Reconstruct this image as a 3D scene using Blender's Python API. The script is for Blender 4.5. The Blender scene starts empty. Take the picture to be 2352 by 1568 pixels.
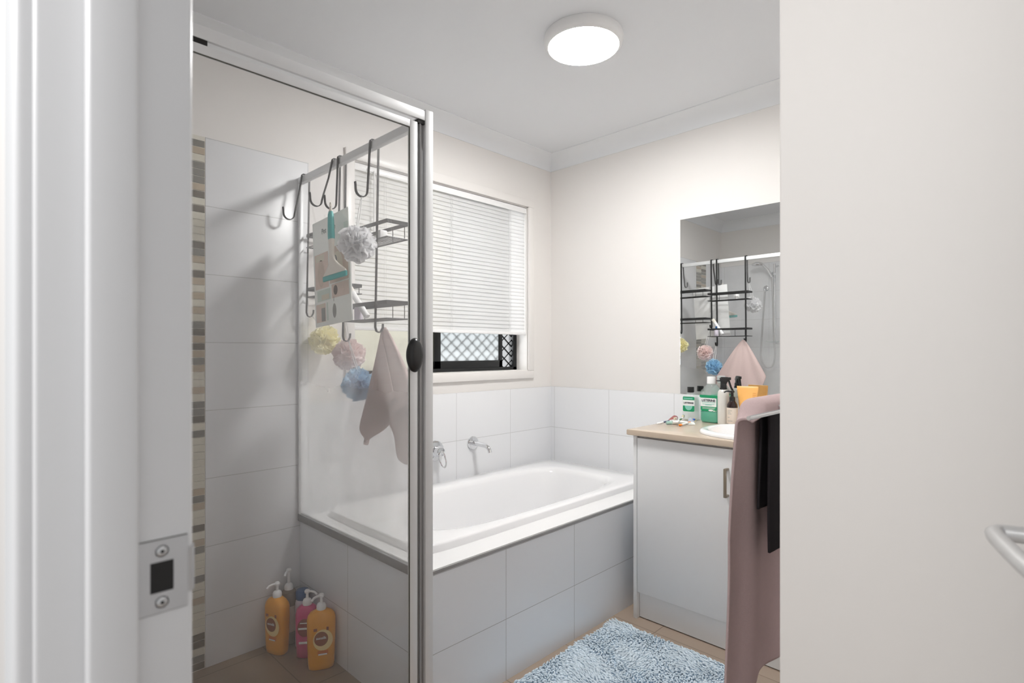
import bpy, bmesh, math, random
from math import sin, cos, pi, radians, sqrt, exp
from mathutils import Vector, Matrix, noise
random.seed(7)
sc = bpy.context.scene
COL = sc.collection

# ------------------------------------------------------------------ colours / materials
def lin(r, g, b):
    f = lambda c: (c/255/12.92) if c/255 <= .04045 else ((c/255+.055)/1.055)**2.4
    return (f(r), f(g), f(b), 1)
def nt(name):
    m = bpy.data.materials.new(name); m.use_nodes = True
    t = m.node_tree; t.nodes.clear()
    out = t.nodes.new('ShaderNodeOutputMaterial')
    return m, t, out
def mat(name, rgb, rough=.5, metal=0, var=.03, nscale=30, bump=0, bscale=60, spec=.5, coat=0, trans=0, sub=0):
    """principled with a little procedural colour variation; trans = translucent share (thin cloth, paper)"""
    m, t, out = nt(name)
    p = t.nodes.new('ShaderNodeBsdfPrincipled')
    p.inputs['Roughness'].default_value = rough
    p.inputs['Metallic'].default_value = metal
    p.inputs['Specular IOR Level'].default_value = spec
    p.inputs['Coat Weight'].default_value = coat
    c = lin(*rgb)
    tc = t.nodes.new('ShaderNodeTexCoord')
    n = t.nodes.new('ShaderNodeTexNoise'); n.inputs['Scale'].default_value = nscale; n.inputs['Detail'].default_value = 3
    t.links.new(tc.outputs['Object'], n.inputs['Vector'])
    mx = t.nodes.new('ShaderNodeMix'); mx.data_type = 'RGBA'
    mx.inputs['A'].default_value = tuple(x*(1-var) for x in c[:3])+(1,)
    mx.inputs['B'].default_value = tuple(min(1, x*(1+var)) for x in c[:3])+(1,)
    t.links.new(n.outputs['Fac'], mx.inputs['Factor'])
    t.links.new(mx.outputs['Result'], p.inputs['Base Color'])
    if bump:
        b = t.nodes.new('ShaderNodeBump'); b.inputs['Strength'].default_value = bump; b.inputs['Distance'].default_value = .002
        n2 = t.nodes.new('ShaderNodeTexNoise'); n2.inputs['Scale'].default_value = bscale; n2.inputs['Detail'].default_value = 2
        t.links.new(tc.outputs['Object'], n2.inputs['Vector'])
        t.links.new(n2.outputs['Fac'], b.inputs['Height'])
        t.links.new(b.outputs['Normal'], p.inputs['Normal'])
    last = p.outputs[0]
    if trans:
        tr = t.nodes.new('ShaderNodeBsdfTranslucent'); t.links.new(mx.outputs['Result'], tr.inputs['Color'])
        ms = t.nodes.new('ShaderNodeMixShader'); ms.inputs[0].default_value = trans
        t.links.new(last, ms.inputs[1]); t.links.new(tr.outputs[0], ms.inputs[2]); last = ms.outputs[0]
    t.links.new(last, out.inputs['Surface'])
    return m
def emit(name, rgb, s):
    m, t, out = nt(name)
    e = t.nodes.new('ShaderNodeEmission'); e.inputs[0].default_value = lin(*rgb); e.inputs[1].default_value = s
    t.links.new(e.outputs[0], out.inputs['Surface']); return m
def tile_mat(name, axes, off, size, rgb, grout, mortar=.0016, rough=.3, bump=.4, var=.015):
    """flat tiles on a grid: axes picks the two object coordinates, off the grid origin, size the tile"""
    m, t, out = nt(name)
    L = t.links.new
    tc = t.nodes.new('ShaderNodeTexCoord'); sep = t.nodes.new('ShaderNodeSeparateXYZ'); L(tc.outputs['Object'], sep.inputs[0])
    cmb = t.nodes.new('ShaderNodeCombineXYZ')
    for i in range(2):
        a = t.nodes.new('ShaderNodeMath'); a.operation = 'SUBTRACT'; L(sep.outputs['XYZ'.index(axes[i])], a.inputs[0]); a.inputs[1].default_value = off[i]-40*size[i]
        L(a.outputs[0], cmb.inputs[i])
    b = t.nodes.new('ShaderNodeTexBrick'); b.offset = 0; b.squash = 1
    b.inputs['Scale'].default_value = 1; b.inputs['Brick Width'].default_value = size[0]; b.inputs['Row Height'].default_value = size[1]
    b.inputs['Mortar Size'].default_value = mortar; b.inputs['Mortar Smooth'].default_value = .3
    c = lin(*rgb)
    b.inputs['Color1'].default_value = tuple(x*(1-var) for x in c[:3])+(1,); b.inputs['Color2'].default_value = tuple(min(1, x*(1+var)) for x in c[:3])+(1,)
    b.inputs['Mortar'].default_value = lin(*grout)
    L(cmb.outputs[0], b.inputs['Vector'])
    p = t.nodes.new('ShaderNodeBsdfPrincipled'); p.inputs['Roughness'].default_value = rough
    L(b.outputs['Color'], p.inputs['Base Color'])
    n = t.nodes.new('ShaderNodeTexNoise'); n.inputs['Scale'].default_value = 7; n.inputs['Detail'].default_value = 1
    L(tc.outputs['Object'], n.inputs['Vector'])
    mm = t.nodes.new('ShaderNodeMath'); mm.operation = 'MULTIPLY_ADD'; L(b.outputs['Fac'], mm.inputs[0]); mm.inputs[1].default_value = -1; L(n.outputs['Fac'], mm.inputs[2])
    bp = t.nodes.new('ShaderNodeBump'); bp.inputs['Strength'].default_value = bump; bp.inputs['Distance'].default_value = .001
    L(mm.outputs[0], bp.inputs['Height']); L(bp.outputs['Normal'], p.inputs['Normal'])
    L(p.outputs[0], out.inputs['Surface']); return m
def glass_mat(name, haze, low=0, lowz=0, tint=(254, 254, 254), blotch=.5, scale=4):
    """clear pane carrying soap film: transparent + fresnel gloss, mixed with a dull white film whose cover follows noise"""
    m, t, out = nt(name); L = t.links.new
    tr = t.nodes.new('ShaderNodeBsdfTransparent'); tr.inputs[0].default_value = lin(*tint)
    gl = t.nodes.new('ShaderNodeBsdfGlossy'); gl.inputs['Roughness'].default_value = .02
    fr = t.nodes.new('ShaderNodeFresnel'); fr.inputs[0].default_value = 1.45
    ge = t.nodes.new('ShaderNodeNewGeometry')
    inv = t.nodes.new('ShaderNodeMath'); inv.operation = 'SUBTRACT'; inv.inputs[0].default_value = 1; L(ge.outputs['Backfacing'], inv.inputs[1])
    mu = t.nodes.new('ShaderNodeMath'); mu.operation = 'MULTIPLY'; L(fr.outputs[0], mu.inputs[0]); L(inv.outputs[0], mu.inputs[1])
    m1 = t.nodes.new('ShaderNodeMixShader'); L(mu.outputs[0], m1.inputs[0]); L(tr.outputs[0], m1.inputs[1]); L(gl.outputs[0], m1.inputs[2])
    df = t.nodes.new('ShaderNodeBsdfDiffuse'); df.inputs[0].default_value = (.85, .85, .85, 1)
    tl = t.nodes.new('ShaderNodeBsdfTranslucent'); tl.inputs[0].default_value = (.85, .85, .85, 1)
    m2 = t.nodes.new('ShaderNodeMixShader'); m2.inputs[0].default_value = .5; L(df.outputs[0], m2.inputs[1]); L(tl.outputs[0], m2.inputs[2])
    tc = t.nodes.new('ShaderNodeTexCoord')
    n = t.nodes.new('ShaderNodeTexNoise'); n.inputs['Scale'].default_value = scale; n.inputs['Detail'].default_value = 4; L(tc.outputs['Object'], n.inputs['Vector'])
    mp = t.nodes.new('ShaderNodeMapRange'); mp.inputs[1].default_value = .35; mp.inputs[2].default_value = .7; mp.inputs[3].default_value = haze*(1-blotch); mp.inputs[4].default_value = haze*(1+blotch)
    L(n.outputs['Fac'], mp.inputs[0]); last = mp.outputs[0]
    if low:                                     # dried splashes: thicker film where the spray lands, below lowz
        sp = t.nodes.new('ShaderNodeSeparateXYZ'); L(tc.outputs['Object'], sp.inputs[0])
        nz = t.nodes.new('ShaderNodeMath'); nz.operation = 'MULTIPLY_ADD'; L(n.outputs['Fac'], nz.inputs[0]); nz.inputs[1].default_value = .5; L(sp.outputs['Z'], nz.inputs[2])
        m3 = t.nodes.new('ShaderNodeMapRange'); m3.interpolation_type = 'SMOOTHERSTEP'; m3.inputs[1].default_value = lowz+.62; m3.inputs[2].default_value = lowz+.08; m3.inputs[3].default_value = 0; m3.inputs[4].default_value = low
        L(nz.outputs[0], m3.inputs[0])
        ad = t.nodes.new('ShaderNodeMath'); L(last, ad.inputs[0]); L(m3.outputs[0], ad.inputs[1]); last = ad.outputs[0]
    m4 = t.nodes.new('ShaderNodeMixShader'); L(last, m4.inputs[0]); L(m1.outputs[0], m4.inputs[1]); L(m2.outputs[0], m4.inputs[2])
    L(m4.outputs[0], out.inputs['Surface']); return m
def clear_mat(name, rgb, keep=.75, rough=.05):
    """thin clear plastic / coloured liquid seen through it: tinted transparency with gloss and some body"""
    m, t, out = nt(name); L = t.links.new
    tr = t.nodes.new('ShaderNodeBsdfTransparent'); tr.inputs[0].default_value = lin(*rgb)
    p = t.nodes.new('ShaderNodeBsdfPrincipled'); p.inputs['Base Color'].default_value = lin(*rgb); p.inputs['Roughness'].default_value = rough
    ms = t.nodes.new('ShaderNodeMixShader'); ms.inputs[0].default_value = 1-keep
    L(tr.outputs[0], ms.inputs[1]); L(p.outputs[0], ms.inputs[2]); L(ms.outputs[0], out.inputs['Surface']); return m

M = {}
M['wall'] = mat('wall_paint', (227, 224, 221), .6, bump=.03, bscale=300, var=.008, nscale=3)
M['ceil'] = mat('ceiling_paint', (226, 228, 231), .7, var=.008, nscale=3)
M['cornice'] = mat('cornice_paint', (230, 232, 234), .6, var=.008)
M['gloss'] = mat('white_gloss_paint', (214, 214, 215), .25, var=.01, nscale=5)
M['trim'] = mat('trim_paint', (230, 227, 224), .35, var=.008)
M['tile_x'] = tile_mat('white_wall_tile_x', 'XZ', (-.365, .193), (.4, .25), (226, 227, 229), (196, 196, 196))
M['tile_y'] = tile_mat('white_wall_tile_y', 'YZ', (-.036, .193), (.4, .25), (226, 227, 229), (196, 196, 196))
M['tile_bx'] = tile_mat('white_bath_tile_x', 'XZ', (-.846, .216), (.388, .247), (226, 229, 233), (172, 172, 172), .0013)
M['tile_bx2'] = tile_mat('white_bath_tile_x_end', 'XZ', (-.846, .216), (.9, .247), (226, 229, 233), (172, 172, 172), .0013)
M['tile_by'] = tile_mat('white_bath_tile_y', 'YZ', (-.401, .216), (.4, .247), (226, 229, 233), (172, 172, 172), .0013)
M['hob'] = mat('white_hob_tile', (232, 232, 232), .2, var=.01)
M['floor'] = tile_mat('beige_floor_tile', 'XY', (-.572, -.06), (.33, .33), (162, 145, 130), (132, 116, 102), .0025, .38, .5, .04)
M['floor_s'] = tile_mat('darker_floor_tile', 'XY', (-1.75, -.06), (.33, .33), (138, 121, 104), (112, 98, 84), .0025, .35, .5, .04)  # floor tile again over the shower area, in a darker tone
M['acrylic'] = mat('white_bath_acrylic', (236, 236, 237), .12, var=.005, coat=.3)
M['ceramic'] = mat('white_ceramic', (238, 238, 239), .1, var=.005, coat=.3)
M['alu'] = mat('satin_aluminium', (224, 225, 226), .42, .12, var=.02)
M['aludark'] = mat('dull_aluminium', (160, 160, 160), .42, .3, var=.05)
M['plate'] = mat('zinc_plate', (196, 196, 197), .3, .9, var=.03)
M['chrome'] = mat('chrome', (225, 226, 228), .07, 1, var=.01)
M['steel'] = mat('brushed_steel', (200, 200, 200), .34, .6, var=.03)
M['bronze'] = mat('champagne_metal', (158, 147, 132), .35, .8, var=.03)
M['black'] = mat('black_plastic', (26, 26, 27), .3, var=.1)
M['gasket'] = mat('grey_seal', (92, 92, 84), .6, var=.1)
M['rubber'] = mat('black_rubber', (20, 18, 17), .6, var=.1)
M['blackmetal'] = mat('black_coated_wire', (34, 34, 35), .42, .1, var=.08)
M['winframe'] = mat('black_window_frame', (24, 26, 28), .35, .2, var=.1)
M['mirror'] = mat('mirror_silver', (236, 238, 238), .0, 1, var=0)
M['cab'] = mat('white_laminate', (228, 229, 230), .35, var=.008)
M['counter'] = mat('beige_laminate', (196, 180, 162), .22, var=.03, nscale=60)
M['slat'] = mat('white_blind_slat', (242, 242, 242), .4, var=.005, trans=.45)
M['glass_side'] = glass_mat('soapy_side_glass', .075, .24, 1.05)
M['glass_door'] = glass_mat('soapy_door_glass', .04, .02, .6)
M['lamp'] = emit('lamp_diffuser', (255, 254, 252), 95)
M['white'] = mat('white_plastic', (236, 236, 236), .3, var=.01)
M['cream'] = mat('cream_plastic', (228, 222, 212), .35, var=.01)
M['teal'] = mat('teal_rubber', (86, 178, 176), .4, var=.03)
M['yellow'] = mat('yellow_bottle_plastic', (232, 158, 28), .28, var=.03)
M['pinkb'] = mat('pink_bottle_plastic', (206, 66, 124), .3, var=.03)
M['blueb'] = mat('navy_cap_plastic', (34, 82, 132), .3, var=.03)
M['lilac'] = mat('pale_lilac_plastic', (214, 206, 218), .3, var=.03)
M['clearb'] = clear_mat('clear_tan_bottle', (196, 182, 166), .55)
M['brownlab'] = mat('brown_label', (140, 72, 34), .4)
M['palelab'] = mat('pale_label', (238, 214, 150), .4)
M['orangelab'] = mat('orange_label', (206, 110, 24), .4)
M['greenlab'] = mat('green_label', (24, 148, 100), .35, var=.1)
M['mintlab'] = mat('mint_label', (134, 200, 184), .35, var=.1)
M['whitelab'] = mat('white_label', (236, 240, 238), .35, var=.01)
M['ink'] = mat('navy_ink', (38, 42, 62), .5)
M['greyink'] = mat('grey_ink', (130, 142, 138), .5)
M['clear'] = clear_mat('clear_bottle_plastic', (248, 251, 250), .86)
M['liquid'] = mat('green_mouthwash', (4, 206, 170), .1, trans=.2, var=.02)
M['pearl'] = mat('pearl_white_bottle', (222, 220, 214), .25, .15, var=.02)
M['amber'] = mat('dark_amber_bottle', (38, 20, 18), .12, var=.1)
M['beigelab'] = mat('beige_paper_label', (222, 208, 194), .6, var=.02)
M['orange'] = mat('orange_tube_plastic', (242, 182, 104), .35, var=.02)
M['amberink'] = mat('amber_ink', (206, 138, 66), .5)
M['maroon'] = mat('maroon_tube', (142, 62, 58), .35, var=.08)
M['navy'] = mat('navy_cap', (40, 56, 96), .35)
M['mint'] = mat('mint_cap', (160, 196, 186), .35)
M['papertube'] = mat('white_tube', (234, 236, 232), .4, var=.02)
M['green'] = mat('green_grip', (46, 110, 66), .4)
M['ograng'] = mat('orange_grip', (240, 134, 32), .4)
M['greyblue'] = mat('grey_blue_tube', (168, 172, 188), .35, var=.03)
M['redgrip'] = mat('red_grip', (196, 74, 96), .4)
M['bristle_blue'] = mat('blue_bristles', (48, 98, 180), .6)
M['bristle_pale'] = mat('pale_bristles', (226, 218, 186), .6)
M['towel'] = mat('mauve_terry', (200, 178, 178), .95, var=.05, nscale=120, bump=.8, bscale=900, spec=.1)
M['charcoal'] = mat('charcoal_terry', (52, 49, 52), .95, var=.1, nscale=120, bump=.8, bscale=900, spec=.1)
M['cloth'] = mat('dusty_pink_terry', (214, 192, 188), .95, var=.04, nscale=120, bump=.6, bscale=900, spec=.1, trans=.08)
M['rug'] = mat('pale_blue_chenille', (218, 230, 239), .95, var=.16, nscale=14, spec=.1)
M['rugbase'] = mat('blue_rug_backing', (200, 214, 226), .95)
M['loofah_w'] = mat('white_mesh_sponge', (246, 246, 247), .6, trans=.45)
M['loofah_p'] = mat('pale_pink_mesh_sponge', (251, 239, 237), .6, trans=.35)
M['loofah_b'] = mat('blue_mesh_sponge', (190, 224, 248), .6, trans=.35, var=.15)
M['loofah_y'] = mat('yellow_mesh_sponge', (252, 248, 216), .6, trans=.35)
M['string'] = mat('white_cord', (236, 236, 236), .7)
M['bag'] = mat('pale_green_printed_card', (246, 249, 244), .4, var=.005)
M['skin'] = mat('print_skin_tone', (226, 206, 194), .45, var=.08, nscale=40)
M['skin2'] = mat('print_warm_tone', (212, 194, 180), .45, var=.12, nscale=40)
M['printbeige'] = mat('print_pale_beige', (220, 214, 196), .45, var=.1)
M['printgrey'] = mat('print_grey', (150, 150, 146), .45, var=.15)
M['printdark'] = mat('print_dark', (116, 104, 98), .45, var=.2)
M['printgreen'] = mat('print_sage', (210, 222, 212), .45)
M['mo_d'] = mat('mosaic_taupe', (112, 105, 95), .2, var=.08)
M['mo_g'] = mat('mosaic_grey', (130, 127, 120), .2, var=.08)
M['mo_t'] = mat('mosaic_tan', (178, 164, 144), .2, var=.08)
M['mo_c'] = mat('mosaic_cream', (206, 202, 188), .2, var=.05)
M['mo_grout'] = mat('mosaic_grout', (216, 212, 202), .7)
M['frost'] = None
def frost_mat(name, rgb, keep, tk=.3):
    m, t, out = nt(name); L = t.links.new
    tr = t.nodes.new('ShaderNodeBsdfTransparent'); tr.inputs[0].default_value = lin(*rgb)
    tl = t.nodes.new('ShaderNodeBsdfTranslucent'); tl.inputs[0].default_value = lin(*rgb)
    df = t.nodes.new('ShaderNodeBsdfDiffuse'); df.inputs[0].default_value = lin(*rgb)
    tc = t.nodes.new('ShaderNodeTexCoord'); n = t.nodes.new('ShaderNodeTexNoise'); n.inputs['Scale'].default_value = 400; L(tc.outputs['Object'], n.inputs['Vector'])
    mr = t.nodes.new('ShaderNodeMapRange'); mr.inputs[3].default_value = keep-.12; mr.inputs[4].default_value = keep+.12; L(n.outputs['Fac'], mr.inputs[0])
    a = t.nodes.new('ShaderNodeMixShader'); a.inputs[0].default_value = .6; L(df.outputs[0], a.inputs[1]); L(tl.outputs[0], a.inputs[2])
    tr.inputs[0].default_value = tuple(x*tk for x in lin(*rgb)[:3])+(1,)
    b = t.nodes.new('ShaderNodeMixShader'); L(mr.outputs[0], b.inputs[0]); L(a.outputs[0], b.inputs[1]); L(tr.outputs[0], b.inputs[2])
    L(b.outputs[0], out.inputs['Surface']); return m
M['frost'] = frost_mat('obscure_glass', (232, 235, 236), .35, .42)
M['frost_cream'] = frost_mat('obscure_cream_glass', (226, 224, 214), .15, .2)

# ------------------------------------------------------------------ geometry builder
class G:
    def __init__(s): s.v = []; s.f = []; s.mi = []
    def add(s, vs, fs, mi=0):
        b = len(s.v); s.v += [tuple(v) for v in vs]
        for f in fs: s.f.append(tuple(b+i for i in f)); s.mi.append(mi)
        return s
    def box(s, x0, x1, y0, y1, z0, z1, bev=0, mi=0, seg=2):
        x0, x1 = min(x0, x1), max(x0, x1); y0, y1 = min(y0, y1), max(y0, y1); z0, z1 = min(z0, z1), max(z0, z1)
        if bev:
            bm = bmesh.new(); bmesh.ops.create_cube(bm, size=1)
            for v in bm.verts: v.co = Vector(((x0+x1)/2+v.co.x*(x1-x0), (y0+y1)/2+v.co.y*(y1-y0), (z0+z1)/2+v.co.z*(z1-z0)))
            bmesh.ops.bevel(bm, geom=bm.edges[:], offset=min(bev, .49*min(x1-x0, y1-y0, z1-z0)), segments=seg, affect='EDGES', profile=.5)
            bm.verts.index_update(); s.add([v.co[:] for v in bm.verts], [[v.index for v in f.verts] for f in bm.faces], mi); bm.free(); return s
        vs = [(x, y, z) for x in (x0, x1) for y in (y0, y1) for z in (z0, z1)]
        return s.add(vs, [(0, 1, 3, 2), (4, 6, 7, 5), (0, 4, 5, 1), (2, 3, 7, 6), (0, 2, 6, 4), (1, 5, 7, 3)], mi)
    def rings(s, rings, mi=0, cap0=True, cap1=True, closed=True):
        """skin a list of equal-length point rings"""
        n = len(rings[0]); vs = [p for r in rings for p in r]; fs = []
        for i in range(len(rings)-1):
            for j in range(n if closed else n-1):
                k = (j+1) % n; fs.append((i*n+j, i*n+k, (i+1)*n+k, (i+1)*n+j))
        if cap0: fs.append(tuple(range(n-1, -1, -1)))
        if cap1: b = (len(rings)-1)*n; fs.append(tuple(b+j for j in range(n)))
        return s.add(vs, fs, mi)
    def lathe(s, prof, c=(0, 0, 0), seg=24, mi=0, caps=True, sx=1, sy=1, axis='z'):
        R = []
        for r, z in prof:
            ring = []
            for j in range(seg):
                a = 2*pi*j/seg; p = (r*cos(a)*sx, r*sin(a)*sy, z)
                if axis == 'y': p = (p[0], -p[2], p[1])
                if axis == 'x': p = (-p[2], p[0], p[1])
                ring.append((c[0]+p[0], c[1]+p[1], c[2]+p[2]))
            R.append(ring)
        return s.rings(R, mi, caps, caps)
    def loft(s, prof, c=(0, 0, 0), seg=40, mi=0, cap0=True, cap1=True):
        """prof rows: z, rx, ry, exponent, (dx, dy)"""
        R = []
        for row in prof:
            z, rx, ry, e = row[:4]; dx, dy = (row[4], row[5]) if len(row) > 4 else (0, 0)
            ring = []
            for j in range(seg):
                a = 2*pi*j/seg; ca, sa = cos(a), sin(a)
                x = rx*math.copysign(abs(ca)**(2/e), ca); y = ry*math.copysign(abs(sa)**(2/e), sa)
                ring.append((c[0]+x+dx, c[1]+y+dy, c[2]+z))
            R.append(ring)
        return s.rings(R, mi, cap0, cap1)
    def tube(s, path, r, seg=10, mi=0, closed=False, r1=None):
        P = [Vector(p) for p in path]; n = len(P); R = []; up = None
        for i, p in enumerate(P):
            if closed: d = P[(i+1) % n]-P[i-1]
            else: d = P[min(i+1, n-1)]-P[max(i-1, 0)]
            d.normalize()
            if up is None: up = d.orthogonal().normalized()
            up = (up-d*up.dot(d)); up = up.normalized() if up.length > 1e-6 else d.orthogonal().normalized()
            w = d.cross(up); rr = r if r1 is None else r+(r1-r)*i/(n-1)
            R.append([(p+up*cos(2*pi*j/seg)*rr+w*sin(2*pi*j/seg)*rr)[:] for j in range(seg)])
        if closed: R.append(R[0]); return s.rings(R, mi, False, False)
        return s.rings(R, mi)
    def strip(s, path, wdir, w, t, mi=0):
        """flat bar: path points, width along wdir, thickness across"""
        P = [Vector(p) for p in path]; n = len(P); W = Vector(wdir).normalized(); R = []
        for i, p in enumerate(P):
            d = (P[min(i+1, n-1)]-P[max(i-1, 0)]).normalized(); nn = d.cross(W).normalized()
            R.append([(p+W*a*w/2+nn*b*t/2)[:] for a, b in ((-1, -1), (1, -1), (1, 1), (-1, 1))])
        return s.rings(R, mi)
    def prism(s, poly, fn, d0, d1, mi=0):
        """2-D outline extruded: fn(u, v, d) -> point"""
        n = len(poly)
        return s.rings([[fn(u, v, d) for u, v in poly] for d in (d0, d1)], mi)
    def grid(s, fn, nu, nv, mi=0, thick=0):
        P = [[Vector(fn(i/nu, j/nv)) for j in range(nv+1)] for i in range(nu+1)]
        fs = [(i*(nv+1)+j, (i+1)*(nv+1)+j, (i+1)*(nv+1)+j+1, i*(nv+1)+j+1) for i in range(nu) for j in range(nv)]
        s.add([p[:] for r in P for p in r], fs, mi); return s
    def build(s, name, m, parent=None, smooth=35, xf=None, solid=0, sub=0):
        me = bpy.data.meshes.new(name)
        vs = s.v if xf is None else [tuple(xf @ Vector(v)) for v in s.v]
        me.from_pydata(vs, [], s.f)
        for x in (m if isinstance(m, (list, tuple)) else [m]): me.materials.append(x)
        for p, k in zip(me.polygons, s.mi): p.material_index = k
        bm = bmesh.new(); bm.from_mesh(me); bmesh.ops.recalc_face_normals(bm, faces=bm.faces[:]); bm.to_mesh(me); bm.free()
        me.update()
        if smooth:
            for p in me.polygons: p.use_smooth = True
            me.set_sharp_from_angle(angle=radians(smooth))
        o = bpy.data.objects.new(name, me); COL.objects.link(o)
        if parent is not None: o.parent = parent
        if solid:
            k = o.modifiers.new('thickness', 'SOLIDIFY'); k.thickness = solid; k.offset = 0
        if sub:
            k = o.modifiers.new('smooth', 'SUBSURF'); k.levels = sub; k.render_levels = sub
        return o
def thing(name, label, cat, loc=(0, 0, 0), rz=0, group=None):
    o = bpy.data.objects.new(name, None); COL.objects.link(o); o.empty_display_size = .05
    o.location = loc; o.rotation_euler = (0, 0, rz); o['label'] = label; o['category'] = cat
    if group: o['group'] = group
    return o
def tag(o, label, cat, group=None):
    o['label'] = label; o['category'] = cat
    if group: o['group'] = group
    return o
def struct(o, label=None, cat=None):
    o['kind'] = 'structure'
    if label: o['label'] = label
    if cat: o['category'] = cat
    return o
def text(s, size, org, ux, uz, m, name, parent, off=0.0, depth=.0004, align='CENTER', fn=None):
    """lettering laid on a surface: org = centre of the word, ux / uz = reading and up directions"""
    cu = bpy.data.curves.new('t', 'FONT'); cu.body = s; cu.size = size; cu.align_x = align; cu.align_y = 'CENTER'; cu.offset = off*size; cu.resolution_u = 3
    to = bpy.data.objects.new('t', cu); COL.objects.link(to)
    bpy.context.view_layer.update()
    me = to.evaluated_get(bpy.context.evaluated_depsgraph_get()).to_mesh()
    O, X, Z = Vector(org), Vector(ux).normalized(), Vector(uz).normalized(); N = X.cross(Z)
    g = G(); vs = [v.co.copy() for v in me.vertices]; fs = [tuple(p.vertices) for p in me.polygons]
    if fn: pts = [fn(v.x, v.y) for v in vs]
    else: pts = [(O+X*v.x+Z*v.y+N*depth)[:] for v in vs]
    g.add(pts, fs); to.evaluated_get(bpy.context.evaluated_depsgraph_get()).to_mesh_clear()
    bpy.data.objects.remove(to); bpy.data.curves.remove(cu)
    return g.build(name, m, parent, smooth=0)
def arc(cx, cz, r, a0, a1, n): return [(cx+r*cos(radians(a0+(a1-a0)*i/n)), cz+r*sin(radians(a0+(a1-a0)*i/n))) for i in range(n+1)]

# ------------------------------------------------------------------ room shell
CEIL = 2.35; LX = -2.475; NX, NY = -1.62, -1.8895     # left wall face, nib wall corner
WX0, WX1, WZ0, WZ1 = -1.352, -.214, 1.045, 2.013      # window opening
DJ0, DJ1, DZ = -2.415, -1.718, 2.04                   # door opening in the left wall

g = G(); g.box(-4.2, 0, -3.2, 0, -.05, 0); struct(g.build('floor', M['floor'], smooth=0))
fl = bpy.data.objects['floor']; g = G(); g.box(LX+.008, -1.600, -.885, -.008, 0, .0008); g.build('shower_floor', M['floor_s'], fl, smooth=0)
g = G(); g.box(-2.6, .1, -2.7, .13, CEIL, CEIL+.05); struct(g.build('ceiling', M['ceil'], smooth=0))
g = G(); Y0, Y1 = 0, .13
g.box(-2.6, WX0, Y0, Y1, 0, CEIL); g.box(WX1, .1, Y0, Y1, 0, CEIL); g.box(WX0, WX1, Y0, Y1, 0, WZ0); g.box(WX0, WX1, Y0, Y1, WZ1, CEIL)
wb = struct(g.build('wall_back', M['wall'], smooth=0))
g = G(); g.box(0, .1, -2.7, 0, 0, CEIL); wr = struct(g.build('wall_right', M['wall'], smooth=0))
g = G(); X0, X1 = -2.558, LX
g.box(X0, X1, DJ1+.02, 0, 0, CEIL); g.box(X0, X1, -2.7, DJ0-.02, 0, CEIL); g.box(X0, X1, DJ0-.02, DJ1+.02, DZ+.02, CEIL)
wl = struct(g.build('wall_left', M['wall'], smooth=0))
g = G(); g.box(NX, 0, -2.62, NY, 0, CEIL, .003); struct(g.build('wall_corner', M['wall'], smooth=0))
g = G(); g.box(LX, NX, -2.7, -2.62, 0, CEIL); struct(g.build('wall_front', M['wall'], smooth=0))

# tile cladding (parts of the walls they are bonded to)
TT, TH = .943, 1.945
g = G(); g.box(-1.562, 0, -.008, 0, 0, TT, .0015); g.box(-1.954, -1.562, -.008, 0, 0, TH, .0015); g.box(LX, -2.142, -.008, 0, 0, TH, .0015)
g.build('tile_cladding', M['tile_x'], wb)
g = G(); g.box(-.008, 0, -1.885, -.008, 0, TT, .0015); g.build('tile_cladding', M['tile_y'], wr)
g = G(); g.box(LX, LX+.008, -.95, -.008, 0, TH, .0015); g.build('tile_cladding', M['tile_y'], wl)
g = G(); g.box(-2.142, -1.954, -.006, 0, 0, TH, mi=4)
rng = random.Random(3); z = .004
row = 0
while z < TH-.02:
    for c in range(2):
        zz = z+(.011 if c else 0)
        x1 = -1.957-c*.0925; r = rng.random(); mi = 0 if r < .28 else 1 if r < .42 else 2 if r < .62 else 3
        g.box(x1-.0895, x1, -.0085, -.006, zz, min(zz+.0234, TH), mi=mi)
    z += .0264; row += 1
g.build('mosaic_strip', [M['mo_d'], M['mo_g'], M['mo_t'], M['mo_c'], M['mo_grout']], wb, smooth=0)

# cornices: cove profile swept along each wall
cv = [(0, 0), (0, -.08)]+[(.004, -.08)]+[(.08-.07*cos(radians(a))-.006+.0, -.08+.07*sin(radians(a))+.004) for a in range(0, 91, 9)]+[(.08, -.004), (.08, 0)]
def cornice(name, fn, d0, d1):
    g = G(); g.prism(cv, fn, d0, d1); struct(g.build(name, M['cornice'], smooth=40))
cornice('trim_1', lambda u, v, d: (d, -u, CEIL+v), LX, 0)
cornice('trim_2', lambda u, v, d: (-u, d, CEIL+v), NY, 0)
cornice('trim_3', lambda u, v, d: (LX+u, d, CEIL+v), -2.62, 0)
cornice('trim_4', lambda u, v, d: (d, NY+u, CEIL+v), NX-.08, 0)
cornice('trim_5', lambda u, v, d: (NX-u, d, CEIL+v), -2.62, NY+.08)

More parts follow.
